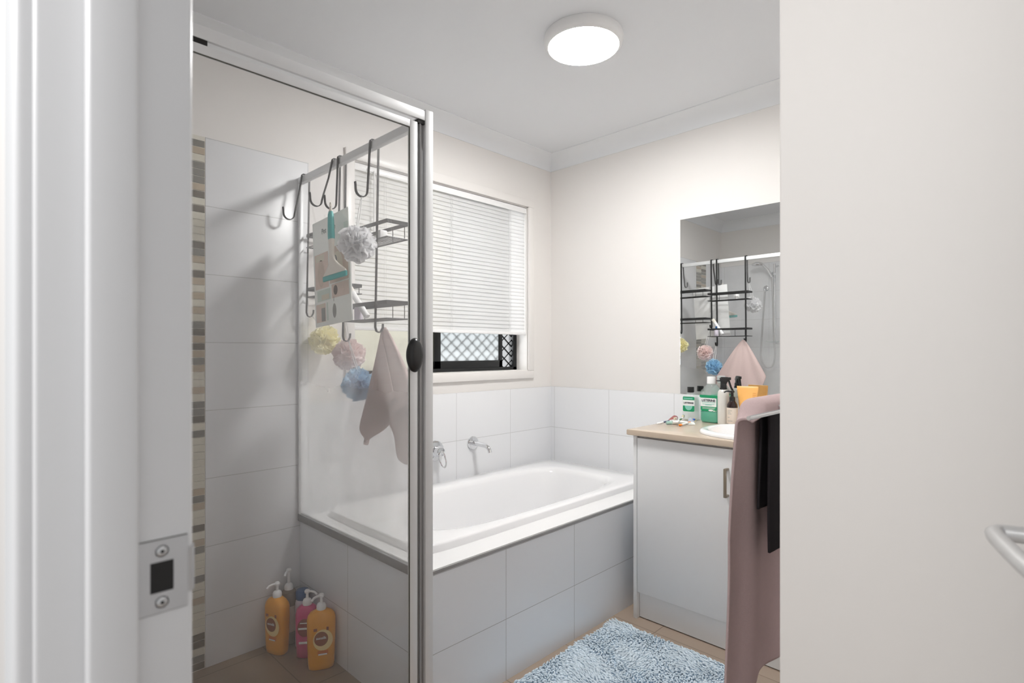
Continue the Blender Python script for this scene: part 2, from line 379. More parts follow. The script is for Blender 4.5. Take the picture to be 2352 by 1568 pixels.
# ------------------------------------------------------------------ window
win = bpy.data.objects.new('window_1', None); COL.objects.link(win); struct(win)
g = G(); a = .044
for b in ((WX0-a, WX1+a, WZ1, WZ1+a), (WX0-a, WX1+a, WZ0-a, WZ0), (WX0-a, WX0, WZ0, WZ1), (WX1, WX1+a, WZ0, WZ1)): g.box(b[0], b[1], -.014, 0, b[2], b[3], .002)
g.build('architrave', M['trim'], win)
g = G(); t = .004
g.box(WX0, WX1, -.004, .085, WZ0-.001, WZ0+t); g.box(WX0, WX1, 0, .085, WZ1-t, WZ1+.001); g.box(WX0-.001, WX0+t, 0, .085, WZ0, WZ1); g.box(WX1-t, WX1+.001, 0, .085, WZ0, WZ1)
g.build('reveal_lining', M['trim'], win, smooth=0)
g = G(); fw = .032
g.box(WX0, WX1, .085, .125, WZ0, WZ0+.022, .001); g.box(WX0, WX1, .085, .125, WZ1-fw, WZ1, .001); g.box(WX1-fw, WX1, .085, .125, WZ0, WZ1, .001); g.box(WX0, WX0+.012, .085, .125, WZ0, WZ1, .001)
g.build('outer_frame', M['winframe'], win)
g = G(); SX0, SX1 = -.835, -.335
for b in ((SX0, SX0+.042, WZ0+.022, WZ1-fw), (SX1-.026, SX1, WZ0+.022, WZ1-fw), (SX0, SX1, WZ0+.022, WZ0+.062), (SX0, SX1, WZ1-fw-.03, WZ1-fw)): g.box(b[0], b[1], .088, .106, b[2], b[3], .001)
g.build('sash_frame', M['winframe'], win)
g = G(); g.box(SX0+.042, SX1-.026, .095, .099, WZ0+.062, WZ1-fw-.03); g.build('obscure_pane', M['frost'], win, smooth=0)
g = G(); g.box(WX0+.012, SX0, .100, .104, WZ0+.022, WZ1-fw); g.build('cream_pane', M['frost_cream'], win, smooth=0)
g = G()                                                # diamond security mesh outside
x0, x1, z0, z1 = SX0+.02, WX1-fw+.004, WZ0+.02, WZ1-fw
pw, ph = .074, .060; sl = ph/pw
k = -40
def clipline(s, c):
    # z = s*x + c clipped to the rectangle
    pts = []
    for x in (x0, x1):
        zz = s*x+c
        if z0 <= zz <= z1: pts.append((x, zz))
    for zz in (z0, z1):
        x = (zz-c)/s
        if x0 < x < x1: pts.append((x, zz))
    return pts[:2] if len(pts) >= 2 else None
for s_ in (sl, -sl):
    c0 = z0-s_*(x0 if s_ > 0 else x1)
    for k in range(-30, 60):
        p = clipline(s_, c0+k*ph)
        if p: g.strip([(p[0][0], .1045, p[0][1]), (p[1][0], .1045, p[1][1])], (0, 1, 0), .006, .0064)
g.build('security_mesh', M['winframe'], win, smooth=0)

# venetian blind
bl = thing('venetian_blind', 'white venetian blind lowered over most of the bathroom window', 'blind', (0, 0, 0))
bx0, bx1 = WX0+.008, WX1-.006
g = G(); g.box(bx0, bx1, .004, .032, 1.982, 2.006, .002); g.box(bx0, bx1, .002, .006, 1.974, 2.004, .001); g.build('headrail', M['white'], bl)
g = G(); z = 1.284
while z < 1.972:
    cs = []
    for i in range(6):
        u = -1+2*i/5; cs.append((.018+.0036*u, z+.0134*u+.0016*(1-u*u)))
    P = [(x_, y_) for x_, y_ in cs]
    g.rings([[(bx0+.003, y_, z_) for y_, z_ in P]+[(bx0+.003, y_-.0007, z_+.0004) for y_, z_ in reversed(P)], [(bx1-.003, y_, z_) for y_, z_ in P]+[(bx1-.003, y_-.0007, z_+.0004) for y_, z_ in reversed(P)]])
    z += .0213
g.build('slats', M['slat'], bl, smooth=60)
g = G(); g.box(bx0+.001, bx1-.001, .006, .030, 1.256, 1.271, .002); g.build('bottom_rail', M['white'], bl)
for x in (-1.19, -.79, -.36):
    g = G(); g.tube([(x, .0065, 1.27), (x, .0065, 1.98)], .0008, 5); g.tube([(x+.012, .0065, 1.27), (x+.012, .0065, 1.98)], .0006, 5); g.build('ladder_cord', M['string'], bl)
g = G(); g.box(-1.285, -1.235, -.003, .004, 1.979, 1.992, .002); g.tube([(-1.25, -.004, 1.985), (-1.25, -.004, 1.60)], .0032, 8); g.build('tilt_wand', M['white'], bl)

# ------------------------------------------------------------------ door jamb, door, hall side
jb = bpy.data.objects.new('door_1', None); COL.objects.link(jb); struct(jb)
JX0, JX1 = -2.561, -2.4625
g = G()
g.box(JX0, JX1, DJ1, DJ1+.02, 0, DZ+.02, .003, seg=3); g.box(JX0, JX1, DJ0-.02, DJ0, 0, DZ+.02, .003); g.box(JX0, JX1, DJ0, DJ1, DZ, DZ+.02, .003)
g.build('jamb_lining', M['gloss'], jb)
g = G()
g.box(-2.533, -2.5015, DJ1-.012, DJ1+.002, 0, DZ, .003, seg=3); g.box(-2.533, -2.5015, DJ0-.002, DJ0+.012, 0, DZ, .003); g.box(-2.533, -2.5015, DJ0, DJ1, DZ-.012, DZ+.002, .003)
g.build('door_stop', M['gloss'], jb)
g = G(); aw = .09
for xa, xb in ((-2.571, -2.558), (LX, LX+.0145)):
    g.box(xa, xb, DJ1+.005, DJ1+.005+aw, 0, DZ+.005+aw, .004, seg=3); g.box(xa, xb, DJ0-.005-aw, DJ0-.005, 0, DZ+.005+aw, .004); g.box(xa, xb, DJ0-.005, DJ1+.005, DZ+.005, DZ+.005+aw, .004)
g.build('architrave', M['gloss'], jb)

sp = thing('strike_plate', 'steel strike plate with square latch hole on white door jamb', 'strike plate', (-2.48, DJ1, .986))
g = G()                                                # plate in x-z, facing -y, hole in the middle
px0, px1, hz = -.0205, .0135, .0285
hx0, hx1, h0, h1 = -.0125, .0035, -.0125, .0115
for b in ((px0, hx0, -hz, hz), (hx1, px1, -hz, hz), (hx0, hx1, -hz, h0), (hx0, hx1, h1, hz)): g.box(b[0], b[1], -.0016, 0, b[2], b[3])
lip = [(px1, -.0008)]+[(px1+.0065*sin(radians(a)), -.0008+.010*(1-cos(radians(a)))) for a in range(10, 91, 10)]
g.strip([(x, y, 0) for x, y in lip], (0, 0, 1), .036, .0015)
g.build('plate', M['plate'], sp, smooth=30)
g = G(); g.box(px0-.0012, px1, -.0004, .0004, -hz-.0008, hz+.0006); g.build('mortise_gap', M['gasket'], sp, smooth=0)
g = G(); g.box(hx0-.001, hx1+.001, -.0009, -.0006, h0-.001, h1+.001); g.build('latch_hole', M['rubber'], sp, smooth=0)
for zz in (.0195, -.0205):
    g = G(); g.lathe([(.0001, .0026), (.0028, .0024), (.0046, .0012), (.0048, .0016)], (-.0045, 0, zz), 16, axis='y'); s_ = g.build('screw', M['steel'], sp)
    g = G(); g.lathe([(.0001, .003), (.0014, .0028)], (-.0045, 0, zz), 8, axis='y'); g.build('screw_slot', M['rubber'], s_)

# door leaf standing open on the right, its lever reaching into view
PH = radians(74.5); hx, hy = -2.463, -2.405
lf = thing('door_leaf', 'white bathroom door standing open, only its lever in view', 'door', (hx, hy, 0), radians(90)-PH)
g = G(); g.box(.003, .705, -.036, 0, .012, 2.03, .002); g.build('leaf_panel', M['gloss'], lf)
g = G(); zl = .975
g.lathe([(.026, 0), (.026, .006), (.022, .009), (.0085, .0095), (.0085, .048)], (.66, 0, zl), 24)
# rose and shank run along +y of the leaf
vv = [(.66+(v[0]-.66), v[2]-zl, zl+v[1]) for v in g.v]; g.v = vv
pth = [(.66, .045, zl), (.659, .052, zl), (.652, .0565, zl), (.64, .058, zl), (.60, .058, zl), (.555, .057, zl), (.53, .055, zl)]
g.tube(pth, .0082, 14)
g.v = [(v[0], v[1], v[2]) for v in g.v]
g.build('lever_handle', M['steel'], lf)
g = G(); g.tube([(.66, -.036, zl), (.66, -.085, zl), (.56, -.09, zl)], .0098, 12); g.build('lever_handle', M['steel'], lf)

# ------------------------------------------------------------------ ceiling light
cl = thing('ceiling_light', 'round white oyster ceiling light, switched on', 'ceiling light', (-.93, -.955, CEIL))
g = G(); g.lathe([(.147, 0), (.150, -.012), (.148, -.026), (.139, -.038), (.133, -.040), (.131, -.036), (.131, -.02)], seg=64); g.build('rim', M['white'], cl)
g = G(); g.lathe([(.1305, -.030), (.130, -.040), (.10, -.043), (.05, -.0445), (.002, -.045)], seg=64); g.build('diffuser', M['lamp'], cl)

# ------------------------------------------------------------------ bath
YB, HZ, EX = -.846, .465, -1.600
bs = thing('bath_surround', 'white tiled bath surround with metal edge strip', 'bath surround', (0, 0, 0))
g = G(); g.box(EX, -.849, YB, YB+.012, 0, HZ); g.box(-.849, -.009, YB, YB+.012, 0, HZ, mi=1); g.build('tiled_front', [M['tile_bx'], M['tile_bx2']], bs, smooth=0)
g = G(); g.box(EX, EX+.012, YB+.012, -.009, 0, HZ, .001); g.build('tiled_end', M['tile_by'], bs)
g = G()                                                # hob top, a frame round the tub
tx0, tx1, ty0, ty1 = -1.515, -.05, -.738, -.04
hz0, hz1 = HZ+.002, .477
for b in ((EX+.004, tx0+.03, YB+.0065, -.009), (tx1-.03, -.009, YB+.0065, -.009), (tx0+.03, tx1-.03, YB+.0065, ty0+.03), (tx0+.03, tx1-.03, ty1-.03, -.009)): g.box(b[0], b[1], b[2], b[3], hz0, hz1)
g.build('hob_top', M['hob'], bs, smooth=0)
g = G(); g.box(EX, -.009, YB-.001, YB+.006, HZ, .4765, .001); g.build('edge_strip', M['aludark'], bs)

bt = thing('bathtub', 'white acrylic bathtub set into the tiled surround under the window', 'bathtub', (0, 0, 0))
cx, cy = (tx0+tx1)/2, (ty0+ty1)/2; ax, ay = (tx1-tx0)/2, (ty1-ty0)/2
ix0, ix1, iy0, iy1 = -1.385, -.205, -.672, -.125
def rrect(x0, x1, y0, y1, e, z, n=96):
    out = []
    for j in range(n):
        a = 2*pi*j/n; ca, sa = cos(a), sin(a)
        out.append(((x0+x1)/2+(x1-x0)/2*math.copysign(abs(ca)**(2/e), ca), (y0+y1)/2+(y1-y0)/2*math.copysign(abs(sa)**(2/e), sa), z))
    return out
R = [rrect(tx0, tx1, ty0, ty1, 14, .4772), rrect(tx0+.001, tx1-.001, ty0+.003, ty1-.001, 14, .499), rrect(tx0+.003, tx1-.003, ty0+.005, ty1-.003, 14, .5035), rrect(tx0+.009, tx1-.008, ty0+.012, ty1-.008, 13, .5055),
     rrect(ix0-.02, ix1+.02, iy0-.016, iy1+.02, 5, .505), rrect(ix0-.006, ix1+.006, iy0-.006, iy1+.006, 4.2, .503), rrect(ix0+.004, ix1-.004, iy0+.004, iy1-.004, 4, .496), rrect(ix0+.012, ix1-.012, iy0+.012, iy1-.012, 3.8, .48),
     rrect(ix0+.05, ix1-.04, iy0+.035, iy1-.035, 3.6, .38), rrect(ix0+.11, ix1-.07, iy0+.055, iy1-.055, 3.4, .25), rrect(ix0+.17, ix1-.10, iy0+.075, iy1-.075, 3.2, .16), rrect(ix0+.22, ix1-.14, iy0+.11, iy1-.11, 3, .125), rrect(ix0+.30, ix1-.2, iy0+.17, iy1-.17, 2.6, .115)]
g = G(); g.rings(R, cap0=False); g.build('tub_shell', M['acrylic'], bt, smooth=60)
g = G(); g.lathe([(.0001, .006), (.022, .006), (.026, .004), (.026, 0)], (-.48, -.40, .115), 24); g.build('drain', M['chrome'], bt)

tp = thing('bath_spout', 'chrome bath spout on the tiled wall', 'spout', (-.654, -.008, .670))
g = G(); g.lathe([(.036, 0), (.036, .006), (.033, .010), (.016, .012)], seg=32, axis='y'); g.build('wall_plate', M['chrome'], tp)
g = G(); g.tube([(0, -.008, 0), (0, -.06, -.001), (0, -.105, -.004), (0, -.122, -.010), (0, -.132, -.022), (0, -.137, -.036)], .0125, 16, r1=.0105); g.build('spout_arm', M['chrome'], tp)
mx = thing('bath_mixer', 'chrome bath mixer tap half hidden by shower post', 'tap', (-.905, -.008, .660))
g = G(); g.lathe([(.052, 0), (.052, .005), (.048, .010), (.030, .013)], seg=40, axis='y'); g.build('wall_plate', M['chrome'], mx)
g = G(); g.lathe([(.026, .010), (.026, .045), (.022, .052), (.001, .054)], seg=32, axis='y'); g.build('mixer_body', M['chrome'], mx)
g = G()
lp = [(.010*cos(a)*1.0+.012, -.05-.01*(1 if 0 else 0), -.045+.045*sin(a)) for a in [2*pi*i/24 for i in range(24)]]
g.tube([(.018*cos(2*pi*i/28), -.052-.012*(1-sin(2*pi*i/28)), -.036+.038*sin(2*pi*i/28)) for i in range(28)], .0042, 10, closed=True); g.build('lever', M['chrome'], mx)

# ------------------------------------------------------------------ shower screen
sh = thing('shower_screen', 'framed glass shower screen with aluminium corner post and hazy panes', 'shower screen', (0, 0, 0))
YF0, YF1 = -.884, -.858
g = G(); g.box(LX+.008, -1.612, YF0, YF0+.010, 1.850, 1.879, .0015); g.build('header_rail', M['alu'], sh)
g = G(); g.box(LX+.008, -1.612, YF0, YF1, 0, .022, .0015); g.build('threshold', M['alu'], sh)
g = G(); g.box(-1.612, -1.584, YF0-.001, YB-.0015, 0, 1.884, .0018); g.build('corner_post', M['alu'], sh)
g = G(); g.box(LX+.008, LX+.035, YF0, YF1, .022, 1.850, .0015); g.build('wall_channel', M['alu'], sh)
g = G(); g.box(-1.637, -1.613, YF0+.010, YF1, .022, 1.838, .001); g.box(-1.629, -1.6245, YF0+.004, YF0+.010, .022, 1.838); g.build('hinge_channel', M['aludark'], sh)
g = G(); g.box(-1.6365, -1.613, YF0+.002, YF0+.02, 1.838, 1.850); g.build('pivot_block', M['rubber'], sh)
g = G(); g.box(-2.44, -2.205, YF0+.002, YF0+.02, 1.839, 1.850); g.build('pivot_block', M['rubber'], sh)
# side panel over the bath end
g = G(); g.box(EX-.003, EX+.003, YB+.004, -.010, .492, 1.852); g.build('side_glass', M['glass_side'], sh, smooth=0)
g = G(); g.box(EX-.010, EX+.010, YB-.001, -.009, 1.846, 1.872, .0015); g.build('side_top_rail', M['alu'], sh)
g = G(); g.box(EX-.0095, EX-.0005, YB+.001, -.009, .4655, .494, .001); g.box(EX+.0045, EX+.0105, YB+.008, -.009, .4775, .494, .001); g.build('side_bottom_channel', M['aludark'], sh)
g = G(); g.box(EX-.010, EX+.010, -.022, -.0085, .494, 1.846, .0015); g.build('side_wall_channel', M['alu'], sh)
# hinged door
dr = None
g = G(); DX0, DX1 = -2.436, -1.640
for b in ((DX1-.026, DX1, .03, 1.838), (DX0, DX0+.026, .03, 1.838), (DX0+.026, DX1-.026, 1.817, 1.838), (DX0+.026, DX1-.026, .03, .055)): g.box(b[0], b[1], YF0+.001, YF0+.013, b[2], b[3], .0012)
dr = g.build('shower_door', M['alu'], sh)
g = G(); g.box(DX0+.022, DX1-.022, -.8795, -.8745, .05, 1.820); g.build('door_glass', M['glass_door'], dr, smooth=0)
g = G(); e = .0016
for b in ((DX1-.026-e, DX1-.026, .055, 1.817), (DX0+.026, DX0+.026+e, .055, 1.817), (DX0+.026, DX1-.026, 1.817-e, 1.817)): g.box(b[0], b[1], YF0+.002, YF0+.006, b[2], b[3])
g.build('gasket', M['gasket'], dr, smooth=0)
g = G()
for sgn in (-1,):
    R = []
    for d, k in ((0, .55), (.006, .8), (.014, .97), (.020, 1), (.027, .93), (.032, .78), (.0345, .4)):
        R.append([(-1.664+.0265*k*cos(2*pi*j/36), YF0-d, 1.150+.050*k*sin(2*pi*j/36)) for j in range(36)])
    g.rings(R)
g.build('knob', M['black'], dr, smooth=50)

# ------------------------------------------------------------------ hanging caddies
def caddy(name, label, ys, y0, y1, baskets, tilts, zbot, xin, xb):
    """ys: the two posts; y0..y1 the basket ends; baskets: (strip z, wire z); xin: depth of the basket front"""
    root = thing(name, label, 'shower caddy', (EX+.02, (y0+y1)/2, 1.2), 0, 'hanging shower caddies'); L0 = Vector((EX+.02, (y0+y1)/2, 1.2))
    xf = Matrix.Translation(-L0)
    for y, (dz, dxh), zb in zip(ys, tilts, zbot):
        g = G(); r = .008
        yj = y
        xt = EX+.0185; zt = 1.8765
        path = [(xb+.014+.0*1, y, zb+.028)]+[(xb+.0015+.014-.014*cos(radians(a)), y, zb+.014-.014*sin(radians(a))) for a in (-0,)]
        # foot hook curling outwards, then the post, the bend over the rail and the J on the shower side
        foot = [(xb+.030, y, zb+.030), (xb+.029, y, zb+.016), (xb+.022, y, zb+.004), (xb+.014, y, zb), (xb+.005, y, zb+.004), (xb, y, zb+.018)]
        post = [(xb+(xt-xb)*((z_-zb)/(zt-zb)), y, z_) for z_ in (zb+.06, zb+.2, 1.6, 1.75, zt-.008)]
        top = [(xt-.001, y, zt-.002), (xt-.005, y, zt+.0005), (EX, y, zt+.001), (EX-.010, y, zt+.0005), (EX-.0135, y, zt-.003), (EX-.0145, y, zt-.010)]
        leg = [(EX-.0145-dxh*.35, y, 1.80), (EX-.0145-dxh*.8, y, 1.73+dz)]
        xh = EX-.0145-dxh
        J = [(xh-.022+.022*cos(radians(a)), y, 1.700+dz-.024*sin(radians(a))) for a in range(0, 181, 20)]+[(xh-.0445, y, 1.712+dz), (xh-.046, y, 1.722+dz)]
        g.strip(foot+post+top+leg+J, (0, 1, 0), .0105, .003); g.build('hanger_post', M['blackmetal'], root, xf=xf, smooth=50)
    for zs, zw in baskets:
        g = G(); xbk = EX+.019; pts = [(xbk, y1), (xin, y1), (xin, y0), (xbk, y0)]
        for i in range(3):
            a, b = pts[i], pts[i+1]; g.strip([(a[0], a[1], zs), (b[0], b[1], zs)], (0, 0, 1), .013, .0025)
        g.strip([(xbk, y0, zs), (xbk, y1, zs)], (0, 0, 1), .013, .0025)
        for a, b in zip(pts, pts[1:]+pts[:1]): g.tube([(a[0], a[1], zw), (b[0], b[1], zw)], .0022, 8)
        for i in range(1, 9):
            x = xbk+(xin-xbk)*i/9; g.tube([(x, y0, zw), (x, y1, zw)], .0012, 6)
        for y in (y0+.02, (y0+y1)/2-.06, (y0+y1)/2+.06, y1-.02): g.tube([(xin, y, zw), (xin, y, zs)], .0016, 6)
        g.build('basket', M['blackmetal'], root, xf=xf, smooth=40)
    return root
caddy('shower_caddy', 'black wire shower caddy on the glass nearest the shower post, pink washcloth on its hook', (-.577, -.355), -.628, -.322, ((1.600, 1.547), (1.327, 1.272)), ((0, .010), (0, .006)), (1.225, 1.197), -1.497, EX+.0055)
caddy('shower_caddy', 'black wire shower caddy nearest the window wall, leaning on the glass', (-.311, -.057), -.307, -.030, ((1.635, 1.587), (1.414, 1.383)), ((.012, .040), (.008, .030)), (1.335, 1.300), -1.489, EX+.0055)

# ------------------------------------------------------------------ mesh sponges
def loofah(label, m, c, R, hang, seed, n=70):
    root = thing('mesh_sponge', label, 'bath sponge', c, 0, 'hanging mesh sponges')
    rg = random.Random(seed); g = G()
    for i in range(n):
        zz = 1-2*(i+.5)/n; ph = i*2.39996+rg.uniform(-.3, .3); d = Vector((sqrt(max(0, 1-zz*zz))*cos(ph), sqrt(max(0, 1-zz*zz))*sin(ph), zz))
        t1 = d.orthogonal().normalized(); t1.rotate(Matrix.Rotation(rg.uniform(0, 2*pi), 3, d)); t2 = d.cross(t1)
        k = rg.choice((2, 3, 4)); p0 = rg.uniform(0, 6.28); sp_ = rg.uniform(.45, .7); rr = R*rg.uniform(.86, 1.04)
        def fn(u, v):
            a = (u-.5)*2*sp_; r = rr*(.30+.70*v); w = (sin(a*k*3.2+p0)*.17+sin(a*9+p0*2)*.05)*rr*v
            return (d*cos(a)+t1*sin(a))*r*(1-.05*sin(a*11+p0)*v)+t2*w
        g.grid(fn, 16, 5)
    g.lathe([(.001, -.6*R), (.45*R, -.45*R), (.62*R, 0), (.45*R, .45*R), (.001, .6*R)], seg=16, caps=False)
    g.build('netting', m, root, smooth=180)
    g = G(); h = Vector(hang)-Vector(c); a = Vector((0, 0, R*.7))
    off = Vector((.0, .006, 0)); g.tube([(a+off)[:], (a+(h-a)*.5+off*1.2)[:], (h+off*.3+Vector((0, 0, .002)))[:], (h-off*.3+Vector((0, 0, .002)))[:], (a+(h-a)*.5-off*1.2)[:], (a-off)[:]], .0015, 6)
    g.build('hanging_cord', M['string'], root)
    return root
loofah('white mesh sponge hanging on the shower side of the glass', M['loofah_w'], (-1.676, -.598, 1.512), .061, (-1.645, -.577, 1.679), 1)
loofah('pale pink mesh sponge hanging behind the glass, above the blue one', M['loofah_p'], (-1.531, -.285, 1.147), .062, (-1.570, -.311, 1.338), 2)
loofah('bright blue mesh sponge hanging beside the pink washcloth', M['loofah_b'], (-1.532, -.357, 1.037), .062, (-1.572, -.355, 1.200), 3)
loofah('pale yellow mesh sponge hanging nearest the tiled window wall', M['loofah_y'], (-1.527, -.080, 1.205), .062, (-1.570, -.057, 1.303), 4)

# ------------------------------------------------------------------ washcloth on the near caddy
wc = thing('washcloth', 'dusty pink washcloth hanging from the caddy hook behind the hazy glass', 'washcloth', (-1.538, -.572, 1.243))
def clothfn(u, v):
    th = 2*pi*u; s = v
    Ln = .355+.085*cos(2*(th-radians(117)))+.02*cos(th*3+1)
    ln = Ln+.035*sin(th+.6)
    w = .006+.170*s**.85*(1+.06*sin(4*th+1)*s); dpt = .006+.033*s**.6
    fold = 1+.42*s*sin(5*th+.6+.8*s)*(1-.3*s)
    y = w*cos(th)*(1+.06*s*sin(3*th)); x = dpt*sin(th)*fold+.010*s*sin(7*th)
    return (x+.010*s-.018*(1-s)**3, y+(.012)*s, -ln*s+.012*sin(pi*min(1, s*5))*0)
g = G(); g.grid(clothfn, 120, 30)
o = g.build('terry_cloth', M['cloth'], wc, smooth=180, solid=.0022)
def flap(u, v):
    # loose corner folded to the front
    A = Vector((-.026, .005, -.020)); B = Vector((-.046, -.105, -.235)); Cc = Vector((-.047, .020, -.335))
    p = A.lerp(B, v).lerp(A.lerp(Cc, v), u); p.x -= .008*sin(pi*u)*v; return p
g = G(); g.grid(flap, 10, 16); g.build('folded_corner', M['cloth'], wc, smooth=180, solid=.0022)

# ------------------------------------------------------------------ squeegee and printed bag
sq = thing('squeegee', 'small white squeegee with teal grip and blade hanging in the shower', 'squeegee', (-1.652, -.372, 1.690), 0)
def sqx(y): return -.012
ang = radians(6)
g = G()
def sect(z, hw, ht, e=2.6): return (z, ht, hw, e)
g.loft([(-.028, .006, .010, 2.4), (-.040, .009, .013, 2.4), (-.080, .010, .015, 2.4), (-.115, .010, .017, 2.4), (-.128, .009, .017, 2.4)], c=(0, 0, 0), seg=20); gr = g
gr.build('grip', M['teal'], sq)
g = G(); g.loft([(-.010, .002, .003, 2), (-.018, .004, .006, 2.2), (-.028, .006, .010, 2.4)], seg=20)
g.loft([(-.126, .0085, .0165, 2.4), (-.150, .008, .014, 2.4), (-.185, .0075, .014, 2.4), (-.205, .007, .020, 2.6, 0, -.003), (-.222, .007, .036, 3, 0, -.010), (-.238, .0065, .060, 3.5, 0, -.016), (-.250, .006, .078, 4, 0, -.018), (-.256, .006, .080, 5, 0, -.018)], seg=28)
g.build('body', M['cream'], sq)
g = G(); g.box(-.0045, .0045, -.102, .066, -.274, -.255, .003); g.build('blade', M['teal'], sq)
g = G(); g.tube([(0, .005*cos(a), -.006+.010*sin(a)) for a in [2*pi*i/16 for i in range(16)]], .002, 6, closed=True); g.build('hang_loop', M['cream'], sq)
sq.rotation_euler = (radians(-3), 0, 0)

bg = thing('printed_bag', 'pale green printed bag with photo squares flat against the glass behind the squeegee', 'bag', (-1.6095, -.30, 1.465))
bg.rotation_euler = (radians(-4), 0, 0)
# local: y to the left in the photo is +, z up; front faces -x
g = G(); g.box(-.003, 0, -.139, .139, -.204, .204, .001); g.box(0, .003, -.1385, .1385, -.2035, .2035, .001, mi=1); g.build('sheet', [M['bag'], M['white']], bg)
def patch(y0, y1, z0, z1, m, nm, par=bg, d=.0034, shape='r'):
    g = G()
    if shape == 'r': g.add([(-d, y0, z0), (-d, y1, z0), (-d, y1, z1), (-d, y0, z1)], [(0, 1, 2, 3)])
    else:
        n = 24; g.add([(-d, (y0+y1)/2+(y1-y0)/2*cos(2*pi*i/n), (z0+z1)/2+(z1-z0)/2*sin(2*pi*i/n)) for i in range(n)], [tuple(range(n))])
    return g.build(nm, m, par, smooth=0)
p1 = patch(.020, .128, -.060, .075, M['skin'], 'photo_square'); patch(.052, .105, -.055, .050, M['skin2'], 'photo_shape', p1, .0038, 'o'); patch(.05, .12, .045, .070, M['printbeige'], 'photo_shape', p1, .0038)
p2 = patch(-.128, .012, -.052, .082, M['skin2'], 'photo_square'); patch(-.09, -.01, -.04, .06, M['printbeige'], 'photo_shape', p2, .0038, 'o'); patch(-.05, -.015, .01, .05, M['printgrey'], 'photo_shape', p2, .0041, 'o')
p3 = patch(-.128, .000, -.108, -.056, M['skin'], 'photo_square'); patch(-.045, -.015, -.098, -.062, M['printdark'], 'photo_shape', p3, .0038, 'o')
p4 = patch(.010, .115, -.108, -.066, M['printgreen'], 'photo_square'); patch(.02, .08, -.105, -.085, M['printbeige'], 'photo_shape', p4, .0038)
p5 = patch(.052, .128, -.188, -.118, M['skin'], 'photo_square'); patch(.055, .085, -.186, -.135, M['printgrey'], 'photo_shape', p5, .0038); patch(.06, .10, -.130, -.120, M['printbeige'], 'photo_shape', p5, .0038)
p6 = patch(-.030, -.002, -.182, -.128, M['printgrey'], 'photo_square', shape='o'); patch(.032, .042, -.186, -.118, M['printgreen'], 'photo_square')
patch(-.135, -.105, .108, .155, M['printgreen'], 'photo_square')
text('1', .024, (-.0034, -.014, -.112), (0, -1, 0), (0, 0, 1), M['printgrey'], 'lettering', bg, .03)
text('Pet  Care', .028, (-.0034, .010, .156), (0, -1, 0), (0, 0, 1), M['greyink'], 'lettering', bg, .01)
text('al', .027, (-.0034, -.010, .124), (0, -1, 0), (0, 0, 1), M['greyink'], 'lettering', bg, .01)

wt = thing('white_tube', 'slim white tube leaning in the lower basket of the near caddy', 'tube', (-1.535, -.425, 1.2755))
g = G(); P0, P1 = Vector((0, 0, .012)), Vector((-.026, .088, .128))
g.tube([P0[:], P0.lerp(P1, .3)[:], P0.lerp(P1, .8)[:], P1[:]], .0115, 14); g.build('tube_body', M['white'], wt)
g = G(); g.tube([P0.lerp(P1, .80)[:], P0.lerp(P1, 1.02)[:]], .0122, 14); g.build('tube_cap', M['cream'], wt)
sb = tag(G().box(-1.555, -1.525, -.545, -.515, 1.549, 1.587, .004).build('soap_tag', M['white']), 'small white packet sitting in the upper basket of the near caddy', 'packet')
bt2 = thing('travel_bottle', 'small pale blue bottle in the lower basket behind the white tube', 'bottle', (-1.54, -.372, 1.2745))
g = G(); g.lathe([(.015, 0), (.016, .004), (.016, .045), (.012, .056), (.007, .060)], seg=18); g.build('bottle_body', M['lilac'], bt2)
g = G(); g.lathe([(.009, .058), (.009, .074), (.007, .076)], seg=14); g.build('bottle_cap', M['blueb'], bt2)

# ------------------------------------------------------------------ pump bottles on the shower floor
def pump(root, z, mcap, nrot=0, h=.055, r=.016, tall=.0):
    g = G(); g.lathe([(r*1.05, z), (r*1.08, z+.012), (r*.85, z+.020), (r*.35, z+.025), (r*.3, z+h-.012-.0+tall)], seg=20)
    top = z+h-.012+tall
    g.lathe([(r*.3, top), (r*.62, top+.001), (r*.66, top+.008), (r*.45, top+.013), (.001, top+.014)], seg=18)
    d = Vector((cos(nrot), sin(nrot), 0)); p = Vector((0, 0, top+.006))
    g.tube([p[:], (p+d*.018+Vector((0, 0, .002)))[:], (p+d*.032)[:], (p+d*.040+Vector((0, 0, -.008)))[:]], .0042, 10)
    return g.build('pump', mcap, root)
def label_disc(root, m, c, rx, rz, y, name='label'):
    g = G(); n = 32; g.add([(c[0]+rx*cos(2*pi*i/n), y, c[1]+rz*sin(2*pi*i/n)) for i in range(n)], [tuple(range(n))]); return g.build(name, m, root, smooth=0)
